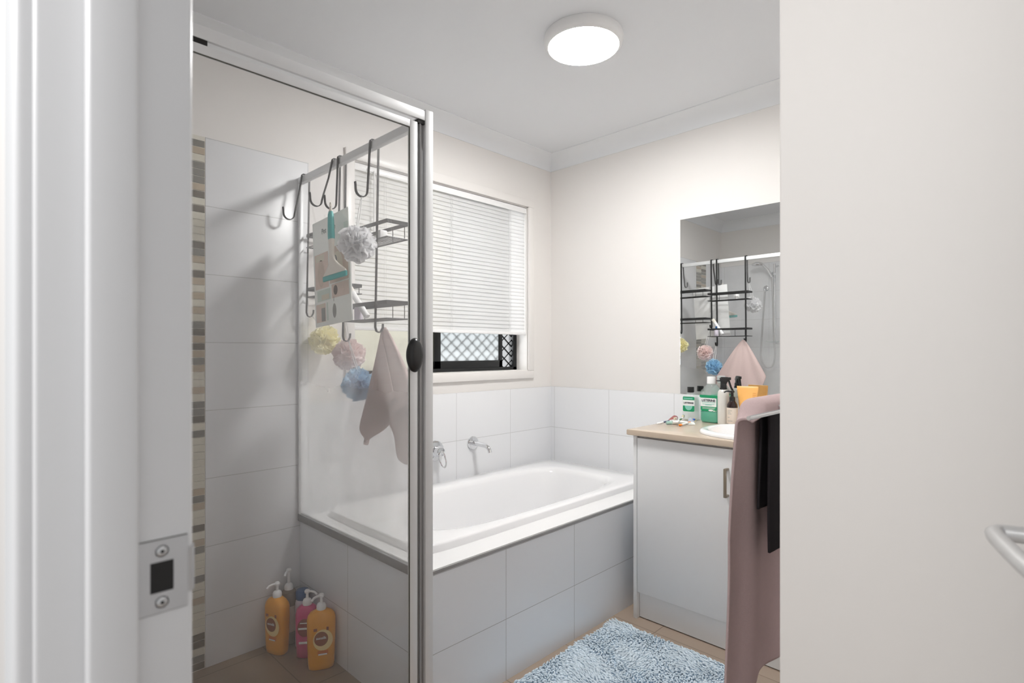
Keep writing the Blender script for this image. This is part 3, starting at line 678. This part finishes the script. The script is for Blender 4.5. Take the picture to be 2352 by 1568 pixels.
def yellow_bottle(label, loc, rz, prot):
    b = thing('shampoo_bottle', label, 'bottle', loc, rz, 'pump bottles on the shower floor')
    g = G(); g.loft([(0, .040, .021, 2.6), (.003, .044, .025, 2.6), (.02, .046, .0265, 2.8), (.08, .0485, .0285, 2.8), (.14, .050, .0295, 2.8), (.178, .050, .0295, 2.8), (.192, .047, .027, 2.6), (.204, .038, .022, 2.4), (.211, .022, .018, 2.1), (.214, .016, .016, 2)], seg=44)
    g.build('bottle_body', M['yellow'], b, smooth=60)
    pump(b, .213, M['white'], prot)
    yf = -.0302
    l = label_disc(b, M['palelab'], (.006, .112), .034, .038, yf, 'halo_label'); label_disc(l, M['brownlab'], (0, .117), .024, .026, yf-.0006, 'brand_disc')
    text('sunsilk', .013, (0, yf-.0011, .120), (1, 0, 0), (0, 0, 1), M['whitelab'], 'lettering', l, .02, .0001)
    g = G(); g.add([(-.012, yf, .060), (.024, yf, .060), (.024, yf, .074), (-.012, yf, .074)], [(0, 1, 2, 3)]); l2 = g.build('orange_panel', M['orangelab'], b, smooth=0)
    g = G(); g.add([(-.010, yf-.0005, .058), (.020, yf-.0005, .058), (.020, yf-.0005, .063), (-.010, yf-.0005, .063)], [(0, 1, 2, 3)]); g.build('white_stripe', M['whitelab'], l2, smooth=0)
    G().box(-.026, -.014, yf-.0004, yf, .146, .156).build('print_mark', M['brownlab'], b, smooth=0); G().box(.018, .026, yf-.0004, yf, .146, .158).build('print_mark', M['brownlab'], b, smooth=0)
    return b
yellow_bottle('yellow pump bottle with brown round label standing nearest the shower post', (-1.652, -.302, .0008), radians(-27), radians(215))
yellow_bottle('yellow pump bottle at left of the cluster, label turned to the left', (-1.724, -.085, .0008), radians(-68), radians(250))
b = thing('conditioner_bottle', 'pink pump bottle with maroon label behind the nearest yellow bottle', 'bottle', (-1.654, -.192, .0008), radians(-38), 'pump bottles on the shower floor')
g = G(); g.loft([(0, .034, .020, 2.6), (.003, .038, .024, 2.6), (.08, .041, .0265, 2.8), (.16, .042, .0275, 2.8), (.180, .038, .025, 2.5), (.192, .026, .018, 2.2), (.196, .015, .015, 2)], seg=40); g.build('bottle_body', M['pinkb'], b, smooth=60)
pump(b, .195, M['white'], radians(-20))
l = label_disc(b, M['maroon'], (-.004, .118), .026, .034, -.0282, 'maroon_label')
g = G(); g.box(-.026, .018, -.0292, -.0286, .112, .119); g.box(-.020, .010, -.0292, -.0286, .134, .138); g.build('label_stripes', M['whitelab'], l, smooth=0)
g = G(); g.box(-.024, .024, -.0288, -.0278, .058, .066); g.build('white_band', M['whitelab'], b, smooth=0)
b = thing('lotion_bottle', 'pale lilac bottle with navy cap behind the pink bottle', 'bottle', (-1.634, -.108, .0008), radians(-35), 'pump bottles on the shower floor')
g = G(); g.lathe([(.024, 0), (.027, .003), (.028, .08), (.028, .165), (.025, .180), (.020, .186)], seg=32); g.build('bottle_body', M['lilac'], b)
g = G(); g.lathe([(.024, .184), (.0255, .188), (.0255, .214), (.022, .219), (.001, .220)], seg=28); g.build('bottle_cap', M['blueb'], b)
b = thing('soap_bottle', 'tall clear tan bottle with white pump at the back of the cluster', 'bottle', (-1.662, -.046, .0008), 0, 'pump bottles on the shower floor')
g = G(); g.lathe([(.026, 0), (.030, .003), (.031, .10), (.031, .185), (.027, .203), (.016, .212)], seg=32); g.build('bottle_body', M['clearb'], b)
g = G(); g.lathe([(.0315, .05), (.0318, .052), (.0318, .15), (.0315, .152)], seg=32, caps=False); g.build('paper_label', M['beigelab'], b)
pump(b, .211, M['white'], radians(225), h=.080)

# ------------------------------------------------------------------ shower rail on the left wall (seen in the mirror)
sr = thing('shower_rail', 'chrome hand shower on slide rail, seen in the mirror', 'shower', (LX+.008, -.50, 1.2))
g = G(); g.tube([(.055, 0, .02), (.055, 0, .72)], .011, 14)
for z in (.03, .70): g.tube([(0, 0, z), (.055, 0, z)], .009, 12); g.lathe([(.022, 0), (.022, .006), (.012, .009)], (0, 0, z), 20)
g.build('slide_rail', M['chrome'], sr)
g = G(); g.tube([(.055, 0, .63), (.075, .01, .63)], .014, 12); g.tube([(.075, .012, .60), (.085, .045, .665), (.10, .085, .715), (.112, .105, .725)], .012, 12)
g.build('handset', M['chrome'], sr)
g = G(); g.lathe([(.012, .024), (.040, .014), (.046, .006), (.046, -.002), (.040, -.008), (.001, -.010)], (.125, .118, .715), 28); g.build('spray_head', M['chrome'], sr)
g = G(); g.lathe([(.024, 0), (.024, .006), (.014, .012)], (0, 0, 0), 20)
g.v = [(-0+v[2], .088+v[0], .515+v[1]) for v in g.v]
g.tube([(.005, .088, .515), (.028, .088, .515), (.034, .088, .508), (.034, .088, .49)], .010, 12); g.build('wall_outlet', M['chrome'], sr)
g = G(); pts = [(.034, .088, .49), (.035, .100, .30), (.036, .115, .05), (.04, .120, -.08), (.045, .095, -.16), (.052, .055, -.185), (.058, .010, -.16), (.062, -.008, -.06), (.066, .0, .06), (.07, .004, .30), (.074, .010, .52), (.075, .012, .60)]
sm = []
for i in range(len(pts)-1):
    p0, p1, p2, p3 = [Vector(pts[max(0, min(len(pts)-1, i+k))]) for k in (-1, 0, 1, 2)]
    for k in range(6):
        t_ = k/6; sm.append((.5*((2*p1)+(p2-p0)*t_+(2*p0-5*p1+4*p2-p3)*t_*t_+(3*p1-p0-3*p2+p3)*t_**3))[:])
sm.append(pts[-1]); g.tube(sm, .0075, 10); g.build('hose', M['steel'], sr)
g = G(); g.lathe([(.001, 0), (.045, 0), (.055, .012), (.057, .014), (.05, .010), (.001, .006)], (.095, 0, .03), 28, sx=.8); g.build('soap_dish', M['clear'], sr)

# ------------------------------------------------------------------ vanity
va = thing('vanity_cabinet', 'white bathroom vanity cabinet with beige laminate top', 'vanity', (0, 0, 0))
VZ, VX = .795, -.522
g = G(); g.box(VX, -.009, -.934, -.917, 0, VZ, .0012); g.box(VX+.02, -.009, -1.872, -.936, .100, .68); g.box(-.06, -.009, -1.872, -.936, .68, VZ-.002); g.box(VX+.02, VX+.034, -1.872, -.936, .68, VZ-.002); g.box(VX, -.009, -1.884, -1.870, 0, VZ, .0012); g.build('carcass', M['cab'], va)
g = G(); g.box(-.500, -.486, -1.868, -.936, .004, .112); g.build('kick_board', M['cab'], va, smooth=0)
for y0, y1, hy in ((-1.398, -.9365, -1.334), (-1.866, -1.402, -1.478)):
    g = G(); g.box(VX, VX+.018, y0, y1, .118, .786, .0015); d = g.build('cabinet_door', M['cab'], va)
    g = G(); g.box(VX-.030, VX-.021, hy-.0055, hy+.0055, .604, .714, .002)
    for z in (.604, .705): g.box(VX-.027, VX, hy-.0055, hy+.0055, z, z+.009, .0015)
    g.build('bar_handle', M['bronze'], d)
CZ = .820; BCX, BCY, BRX, BRY = -.300, -1.425, .205, .283
def rpt(a, x0, x1, y0, y1):
    dx, dy = cos(a), sin(a); t = min(((x1 if dx > 0 else x0)-BCX)/dx if abs(dx) > 1e-9 else 9, ((y1 if dy > 0 else y0)-BCY)/dy if abs(dy) > 1e-9 else 9)
    return (BCX+dx*t, BCY+dy*t)
wx = (-.536, -.009, -1.885, -.892)
angs = sorted([2*pi*j/96+.01 for j in range(96)]+[math.atan2(y-BCY, x-BCX) % (2*pi) for x in wx[:2] for y in wx[2:]])
def sell(a, k, rx=BRX, ry=BRY, e=2.5):
    rr = (abs(cos(a)/rx)**e+abs(sin(a)/ry)**e)**(-1/e)*k; return (BCX+rr*cos(a), BCY+rr*sin(a))
Q = lambda i, z: [(*rpt(a, wx[0]+i, wx[1], wx[2], wx[3]-i), z) for a in angs]
H = lambda z: [(*sell(a, .96), z) for a in angs]
g = G(); g.rings([H(VZ), Q(.003, VZ), Q(0, VZ+.003), Q(0, CZ-.004), Q(.001, CZ-.001), Q(.004, CZ), H(CZ), H(VZ)], cap0=False, cap1=False); g.build('worktop', M['counter'], va)
wbn = thing('washbasin', 'white oval ceramic washbasin set in the vanity top', 'basin', (BCX, BCY, CZ))
R = []
for sc_, z, e in ((1.0, 0.0008, 2.5), (1.0, .008, 2.5), (.985, .014, 2.5), (.95, .017, 2.5), (.90, .016, 2.5), (.86, .010, 2.5), (.80, -.02, 2.4), (.66, -.07, 2.3), (.42, -.11, 2.1), (.12, -.122, 2)):
    R.append([(BRX*sc_*math.copysign(abs(cos(a))**(2/e), cos(a)), BRY*sc_*math.copysign(abs(sin(a))**(2/e), sin(a)), z) for a in [2*pi*j/64 for j in range(64)]])
g = G(); g.rings(R, cap0=False); g.build('bowl', M['ceramic'], wbn, smooth=60)
g = G(); g.lathe([(.018, -.121), (.018, -.118), (.001, -.1175)], seg=20); g.build('waste', M['chrome'], wbn)
bt3 = thing('basin_mixer', 'chrome basin mixer tap behind the washbasin', 'tap', (-.052, -1.425, CZ))
g = G(); g.lathe([(.024, 0), (.024, .004), (.019, .006), (.019, .09), (.016, .10)], seg=24); g.tube([(0, 0, .07), (-.06, 0, .085), (-.115, 0, .080), (-.125, 0, .066)], .010, 12); g.build('tap_body', M['chrome'], bt3)
g = G(); g.lathe([(.018, .10), (.018, .118), (.012, .124), (.001, .125)], seg=20); g.tube([(0, 0, .118), (-.05, 0, .136)], .005, 10); g.build('tap_lever', M['chrome'], bt3)
mr = thing('wall_mirror', 'frameless wall mirror above the vanity', 'mirror', (0, -1.377, TT))
g = G(); g.box(-.006, -.0012, -.508, .508, .001, .886, .0008); g.build('mirror_glass', M['mirror'], mr, smooth=0)

# items on the worktop ------------------------------------------------
def quadx(x, y0, y1, z0, z1): return G().add([(x, y0, z0), (x, y1, z0), (x, y1, z1), (x, y0, z1)], [(0, 1, 2, 3)])
def rounded(x, y0, y1, z0, z1, r=.006, top=True, bot=True):
    pts = []
    for cy_, cz_, a0, on in ((y1-r, z1-r, 0, top), (y0+r, z1-r, 90, top), (y0+r, z0+r, 180, bot), (y1-r, z0+r, 270, bot)):
        if on: pts += arc(cy_, cz_, r, a0, a0+90, 5)
        else: pts.append((cy_+math.copysign(r, cos(radians(a0+45))), cz_+math.copysign(r, sin(radians(a0+45)))))
    return G().add([(x, y, z) for y, z in pts], [tuple(range(len(pts)))])
# large green mouthwash
mw = thing('mouthwash_bottle', 'large half full green mouthwash bottle with white cap beside spray bottle', 'bottle', (-.062, -1.058, CZ), radians(0), 'mouthwash bottles')
D, W = .029, .0455
g = G(); g.loft([(0, D-.006, W-.006, 4), (.004, D-.001, W-.001, 4.5), (.010, D, W, 5), (.142, D, W, 5), (.152, D-.001, W-.002, 4.6), (.166, D-.006, W-.014, 3.4), (.178, .018, .022, 2.4), (.184, .0155, .0155, 2), (.190, .0150, .0150, 2)], seg=56); g.build('bottle_body', M['clear'], mw, smooth=60)
g = G(); g.loft([(.002, D-.007, W-.007, 4), (.010, D-.0015, W-.0015, 5), (.126, D-.0015, W-.0015, 5), (.1265, D-.004, W-.004, 5)], seg=56); g.build('liquid', M['liquid'], mw, smooth=60)
g = G(); g.lathe([(.0170, .184), (.0195, .186), (.0192, .216), (.0178, .219), (.001, .2195)], seg=36); g.build('cap', M['white'], mw)
x = -D-.0006
l = rounded(x, -.0385, .0385, .056, .118, .004).build('label', M['whitelab'], mw, smooth=0)
g = rounded(x-.0004, -.0385, .0385, .056, .078, .008, top=False); g.build('label_green', M['greenlab'], l, smooth=0)
g = rounded(x-.0004, -.044, .044, .1205, .132, .002); g.build('neck_label', M['greenlab'], mw, smooth=0)
text('LISTERINE', .0150, (x-.0008, 0, .1065), (0, -1, 0), (0, 0, 1), M['ink'], 'lettering', l, .03, .0002)
g = G()
for y0, y1, z in ((-.033, .033, .0965), (-.016, .016, .0845), (-.03, .03, .0885)): g.add(*(lambda q: (q.v, q.f))(quadx(x-.0008, y0, y1, z, z+.0022)))
g.build('fine_print', M['mintlab'], l, smooth=0)
g = G()
for y0, y1, z in ((-.034, .03, .072), (-.03, .03, .067)): g.add(*(lambda q: (q.v, q.f))(quadx(x-.0008, y0, y1, z, z+.0016)))
n = 20; g.add([(x-.0009, -.012+.012*cos(2*pi*i/n), .0605+.0042*sin(2*pi*i/n)) for i in range(n)], [tuple(range(n))]); g.add([(x-.0009, -.028+.005*cos(2*pi*i/n), .0585+.0024*sin(2*pi*i/n)) for i in range(n)], [tuple(range(n))])
g.build('white_print', M['whitelab'], l, smooth=0)
# small clear mouthwash
mw = thing('mouthwash_bottle', 'small clear mouthwash bottle with black cap nearest the bath', 'bottle', (-.058, -.952, CZ), radians(4), 'mouthwash bottles')
D, W = .025, .0365
g = G(); g.loft([(0, D-.006, W-.006, 4), (.004, D-.001, W-.001, 4.4), (.010, D, W, 4.6), (.112, D, W, 4.6), (.122, D-.002, W-.004, 4), (.131, .017, .020, 2.6), (.137, .0135, .0135, 2), (.142, .0130, .0130, 2)], seg=52); g.build('bottle_body', M['clear'], mw, smooth=60)
g = G(); g.lathe([(.0150, .138), (.0165, .140), (.0165, .162), (.015, .165), (.001, .1655)], seg=32); g.build('cap', M['black'], mw)
x = -D-.0006
l = rounded(x, -.029, .029, .046, .118, .004).build('label', M['whitelab'], mw, smooth=0)
rounded(x-.0004, -.029, .029, .102, .118, .004, bot=False).build('label_green', M['greenlab'], l, smooth=0)
g = rounded(x-.0004, -.029, .029, .046, .074, .006, top=False); g.build('label_mint', M['greenlab'], l, smooth=0)
g = G(); n = 24; g.add([(x-.0007, .019*cos(pi+pi*i/n), .074+.022*sin(pi+pi*i/n)) for i in range(n+1)], [tuple(range(n+1))]); g.build('mint_panel', M['mintlab'], l, smooth=0)
g = quadx(x-.0008, -.020, .025, .107, .112); g.build('mint_stripe', M['mintlab'], l, smooth=0)
text('LISTERINE', .0112, (x-.0008, 0, .0875), (0, -1, 0), (0, 0, 1), M['ink'], 'lettering', l, .03, .0002)
# pearl spray bottle with black trigger
sb = thing('spray_bottle', 'pearly white spray bottle with black trigger in front of the mirror', 'bottle', (-.087, -1.128, CZ), 0)
g = G(); g.lathe([(.023, 0), (.0255, .003), (.0258, .06), (.0258, .138), (.0235, .152), (.0165, .162), (.0130, .166)], seg=36); g.build('bottle_body', M['pearl'], sb)
ta = radians(-42); R2 = Matrix.Rotation(ta, 4, 'Z')
g = G(); g.lathe([(.0165, .162), (.0165, .168), (.0145, .170), (.0140, .184), (.012, .188)], seg=24)
g.loft([(.184, .013, .010, 2.6), (.195, .015, .0105, 2.8, .002, 0), (.206, .020, .010, 3, .004, 0), (.214, .022, .0085, 3, .004, 0), (.220, .016, .006, 2.6, .005, 0)], seg=24)
g.box(-.034, -.014, -.003, .003, .200, .205, .001); g.box(.020, .034, -.0075, .0075, .206, .219, .002)
g.build('trigger_head', M['black'], sb, xf=R2)
g = G(); g.strip([(.024, 0, .208), (.030, 0, .190), (.036, 0, .172), (.045, 0, .156), (.047, 0, .153)], (0, 1, 0), .010, .006); g.build('trigger', M['black'], sb, xf=R2)
# amber pump bottle
ab = thing('pump_bottle', 'dark amber bottle with black pump and beige label', 'bottle', (-.115, -1.181, CZ), 0)
g = G(); g.lathe([(.020, 0), (.0228, .003), (.0232, .085), (.0220, .098), (.014, .112), (.0105, .118)], seg=32); g.build('bottle_body', M['amber'], ab)
g = G(); g.lathe([(.0236, .012), (.0237, .014), (.0237, .082), (.0236, .084)], seg=32, caps=False); l = g.build('paper_label', M['beigelab'], ab)
g = G()
for z, a0, a1 in ((.070, 150, 200), (.063, 150, 185), (.056, 150, 195), (.040, 150, 175), (.024, 150, 205)):
    g.rings([[(.0240*cos(radians(a0+(a1-a0)*i/8)), .0240*sin(radians(a0+(a1-a0)*i/8)), zz) for i in range(9)] for zz in (z, z+.0016)], cap0=False, cap1=False, closed=False)
g.build('label_print', M['greyink'], l, smooth=0)
g = G(); g.lathe([(.0125, .114), (.0128, .130), (.0085, .134), (.0062, .136), (.0062, .152), (.010, .153), (.010, .160), (.001, .161)], seg=24); g.tube([(0, 0, .156), (-.012, .022, .158), (-.017, .031, .152)], .0034, 8); g.build('pump', M['black'], ab)
# orange tube standing on its cap
ot = thing('cream_tube', 'large orange squeeze tube standing on its cap behind the hanging towel', 'tube', (-.068, -1.232, CZ), radians(6))
g = G(); g.lathe([(.026, 0), (.0275, .002), (.0275, .026), (.026, .028)], seg=32); g.build('tube_cap', M['amberink'], ot)
g = G(); g.loft([(.027, .026, .026, 2), (.034, .029, .030, 2), (.09, .024, .037, 2.2), (.14, .013, .043, 2.6), (.168, .0035, .0465, 5), (.180, .0022, .047, 8), (.181, .001, .047, 8)], seg=44); tb = g.build('tube_body', M['orange'], ot, smooth=70)
g = G()
for i, z in enumerate((.150, .142, .134, .126, .118)):
    q = quadx(-.0135-(.160-z)*.30, -.040, -.026, z, z+.0018); g.add(q.v, q.f)
g.build('tube_print', M['amberink'], tb, smooth=0)

# toothpaste tubes and brushes
def pastetube(name, label, loc, rz, Lb, Wb, Hb, mb, mc, mend, curl=0):
    b = thing(name, label, 'toothpaste', loc, rz, 'toothpaste tubes on the vanity')
    R = []; n = 24
    for i in range(13):
        s = i/12; w = (Hb*.5+(Wb*.5-Hb*.5)*s**.9); h = max(.0011, Hb*.5*(1-s**1.4)); zc = max(h, Hb*.5*(1-s)+.0012)+curl*sin(pi*s)*.4+curl*s*s*.3
        R.append([(Lb*s, w*cos(2*pi*j/n), zc+h*sin(2*pi*j/n)) for j in range(n)])
    g = G(); k = 8
    g.rings(R[:k+1], 0, True, False); g.rings(R[k:], 1, False, True); g.build('tube_body', [mb, mend], b, smooth=60)
    g = G(); r = Hb*.5
    g.tube([(-.004, 0, r), (-.006, 0, r), (-.026, 0, r*.95), (-.028, 0, r*.93)], r*.92, 16, r1=r*.8); g.build('tube_cap', mc, b)
    return b
pastetube('toothpaste_tube', 'maroon toothpaste tube with navy neck lying against the wall tiles', (-.132, -.905, CZ), radians(196), .115, .040, .026, M['maroon'], M['maroon'], M['greyblue'], .004)
pastetube('toothpaste_tube', 'white toothpaste tube with mint cap crumpled under the brushes', (-.262, -.962, CZ), radians(-36), .105, .046, .018, M['papertube'], M['mint'], M['papertube'], .010)
pastetube('toothpaste_tube', 'grey blue toothpaste tube with red tip lying beside the mouthwash', (-.135, -.990, CZ), radians(208), .09, .036, .022, M['greyblue'], M['redgrip'], M['papertube'], .004)
def brush(label, loc, rz, tilt, segs, mhead, mbr, Lh=.11):
    b = thing('toothbrush', label, 'toothbrush', loc, rz, 'toothbrushes on the vanity'); b.rotation_euler = (0, -tilt, rz)
    def prof(x):                      # half width, half height along the handle
        s = x/Lh; return (.0062-.0022*s+.0012*sin(pi*s*2.2), .0048-.0012*s)
    for a, c, m, nm in segs:
        g = G(); R = []
        for i in range(9):
            x = Lh*(a+(c-a)*i/8); w, h = prof(x)
            if a == 0 and i == 0: w, h = w*.4, h*.4
            if a == 0 and i == 1: w, h = w*.85, h*.85
            R.append([(x, w*cos(2*pi*j/14), .0056+h*sin(2*pi*j/14)) for j in range(14)])
        g.rings(R); g.build(nm, m, b, smooth=60)
    g = G(); g.tube([(Lh, 0, .0056), (Lh+.03, 0, .0062), (Lh+.042, 0, .0062)], .0030, 10); g.loft([(.0035, .014, .0055, 2.6), (.0075, .014, .0055, 2.6)], c=(Lh+.05, 0, 0), seg=24); g.build('brush_head', mhead, b)
    for k, m in ((0, mbr[0]), (1, mbr[1])):
        g = G(); x0 = Lh+.040+.010*k; g.box(x0, x0+.009, -.0046, .0046, .0075, .0165, .001); g.build('bristles', m, b)
    return b
brush('white and orange toothbrush lying in front, head towards the green mouthwash', (-.300, -1.018, CZ), radians(2), radians(2), ((0, .16, M['ograng'], 'grip'), (.16, .78, M['white'], 'handle'), (.78, 1, M['ograng'], 'grip')), M['bristle_pale'], (M['bristle_blue'], M['bristle_pale']))
brush('white toothbrush with green grip lying behind the orange one', (-.292, -1.000, CZ+.010), radians(16), radians(3), ((0, .55, M['white'], 'handle'), (.55, 1, M['green'], 'grip')), M['white'], (M['bristle_pale'], M['green']), .10)
brush('white toothbrush with navy grip pointing to the front of the worktop', (-.318, -.916, CZ), radians(-8), radians(3), ((0, .5, M['white'], 'handle'), (.5, 1, M['navy'], 'grip')), M['white'], (M['bristle_pale'], M['white']), .09)

# ------------------------------------------------------------------ towel rail and towels
RY, RZ = -1.812, 1.036
tr = thing('towel_rail', 'chrome towel rail on the corner wall carrying mauve towel', 'towel rail', (-1.2, NY, RZ))
RO = -1.752                                              # outer bar of the double rail
g = G(); g.tube([(-.352, RY-NY, 0), (.25, RY-NY, 0)], .0042, 16); g.build('inner_bar', M['chrome'], tr)
g = G(); g.tube([(-.13, RO-NY, 0), (.25, RO-NY, 0)], .006, 16); g.build('outer_bar', M['chrome'], tr)
for x in (-.10, .23):
    g = G(); g.tube([(x, .002, 0), (x, RO-NY, 0)], .006, 12); g.lathe([(.018, 0), (.018, .005), (.009, .007)], (x, .0005, 0), 20)
    g.build('bracket', M['chrome'], tr)
def towel(name, label, x0, x1, zf, zb, m, puff, seed, half, fold, flare=0, droop=0, skew=0, zb2=None):
    zb2 = zb if zb2 is None else zb2
    t = thing(name, label, 'towel', ((x0+x1)/2, RO, RZ), 0, 'towels on the chrome rail'); cx_ = (x0+x1)/2
    def fn(u, v):
        free = max(0, 1-u/.17); free = free*free*(3-2*free)
        top = RZ-.001+puff*(1-.35*free)-free*droop
        bk = max(0, min(1, (u-.085)/.07)); bk = bk*bk*(3-2*bk)
        L1, L2, A = top-zf, top-(zb+(zb2-zb)*bk), pi*half
        half_ = half*(.72+.28*min(1, u/.12)); d = v*(L1+L2+A); ph = seed+u*11
        if d < L1: side = 1; drop = L1-d; a = 0
        elif d < L1+A: side = 0; drop = 0; a = (d-L1)/half
        else: side = -1; drop = d-L1-A; a = pi
        k = min(1, drop*4); y = half_*cos(a); z = top-drop+(half_*sin(a)*(.6+puff*14) if side == 0 else 0)
        if side > 0: y += (fold*(sin(ph)*.6+.6)+flare*u*0)*k
        if side < 0: y -= fold*.3*(1+sin(ph+1.3))*k
        x = x0+(x1-x0)*u+skew*(d/(L1+L2+A)-.45)*(1-u)-flare*(1-u)*min(1, max(0, drop-.06)*2.2)*(1 if side > 0 else .3)+.006*sin(z*11+seed)*k
        return (x-cx_, y, z-RZ)
    g = G(); g.grid(fn, 60, 100); return g.build(name='terry_cloth', m=m, parent=t, smooth=180, solid=.005)
towel('bath_towel', 'long mauve bath towel hanging over the near end of the rail', -1.425, -1.08, .385, 1.022, M['towel'], .004, .6, .027, .014, .004, .034, .02, 1.022)
towel('bath_towel', 'charcoal towel hanging on the rail under the end of the mauve one', -1.303, -1.12, .80, .705, M['charcoal'], .004, 2.1, .0115, .005)

# ------------------------------------------------------------------ rug
rg_ = thing('bath_mat', 'pale blue shaggy bath mat on the beige floor beside the bath', 'bath mat', (-1.02, -1.175, 0))
ux, uy = .40, .285
g = G(); g.box(-ux, ux, -uy, uy, .001, .009, .003); g.build('backing', M['rugbase'], rg_)
g = G(); rr = random.Random(5); st = .0078
nx, ny = int(2*ux/st), int(2*uy/st)
for i in range(nx+1):
    for j in range(ny+1):
        x = -ux+2*ux*i/nx+rr.uniform(-.003, .003); y = -uy+2*uy*j/ny+rr.uniform(-.003, .003)
        nz = noise.noise(Vector((x*5, y*5, 1.7))); a = nz*3.0+radians(200)+rr.uniform(-.5, .5)
        nl = noise.noise(Vector((x*9+4, y*9, 7.1)))
        ln = .011+.005*(nl+.5)+rr.uniform(-.002, .003); lean = .72+.30*noise.noise(Vector((x*7, y*7+9, 3.3)))+rr.uniform(-.15, .15)
        dx, dy = cos(a)*ln*lean*1.3, sin(a)*ln*lean*1.3; h = .008+ln*sqrt(max(.1, 1-lean*lean*.8))
        r0 = .0034
        ps = [(x, y, .006), (x+dx*.5, y+dy*.5, .006+(h-.006)*.75), (x+dx, y+dy, h)]
        g.tube(ps, r0, 5, r1=r0*.72)
pile = g.build('pile', M['rug'], rg_, smooth=180); pile['kind'] = 'stuff'

# ------------------------------------------------------------------ light, world, camera
w = bpy.data.worlds.new('daylight'); sc.world = w; w.use_nodes = True
bgn = w.node_tree.nodes['Background']; bgn.inputs[0].default_value = (.96, .98, 1, 1); bgn.inputs[1].default_value = .48

wl_ = bpy.data.lights.new('window_daylight', 'AREA'); wl_.shape = 'RECTANGLE'; wl_.size = 2.6; wl_.size_y = 2.2; wl_.energy = 85; wl_.color = (.97, .99, 1)
wo = bpy.data.objects.new('window_daylight', wl_); COL.objects.link(wo); wo.location = (-.8, 1.3, 1.7); wo.rotation_euler = (radians(-90), 0, 0)
hl = bpy.data.lights.new('added_hall_fill', 'AREA'); hl.shape = 'DISK'; hl.size = .5; hl.energy = 15.5; hl.color = (1, .99, .98)  # unseen fill lamp added on the hall side to brighten the nib wall
ho = bpy.data.objects.new('added_hall_fill', hl); COL.objects.link(ho); ho.location = (-3.5, -1.82, 2.1)
ho.rotation_euler = (Vector((-1.62, -2.25, 1.2))-Vector(ho.location)).to_track_quat('-Z', 'Y').to_euler()

cam = bpy.data.cameras.new('camera'); co = bpy.data.objects.new('camera', cam); COL.objects.link(co)
co.location = (-2.599, -2.218, 1.163)
yaw = radians(44.53)
co.rotation_euler = (radians(90), 0, yaw-radians(90))
cam.sensor_fit = 'HORIZONTAL'; cam.sensor_width = 36; cam.lens = 1260/2352*36
cam.shift_y = 21/2352; cam.clip_start = .01
cam.dof.use_dof = True; cam.dof.focus_distance = 2.7; cam.dof.aperture_fstop = 6.3
sc.camera = co
sc.view_settings.view_transform = 'Standard'; sc.view_settings.look = 'None'; sc.view_settings.gamma = 1; sc.view_settings.exposure = .5
sc.cycles.use_denoising = True
sc.cycles.max_bounces = 16; sc.cycles.diffuse_bounces = 8; sc.cycles.glossy_bounces = 8; sc.cycles.transparent_max_bounces = 32
sc.cycles.sample_clamp_indirect = 8
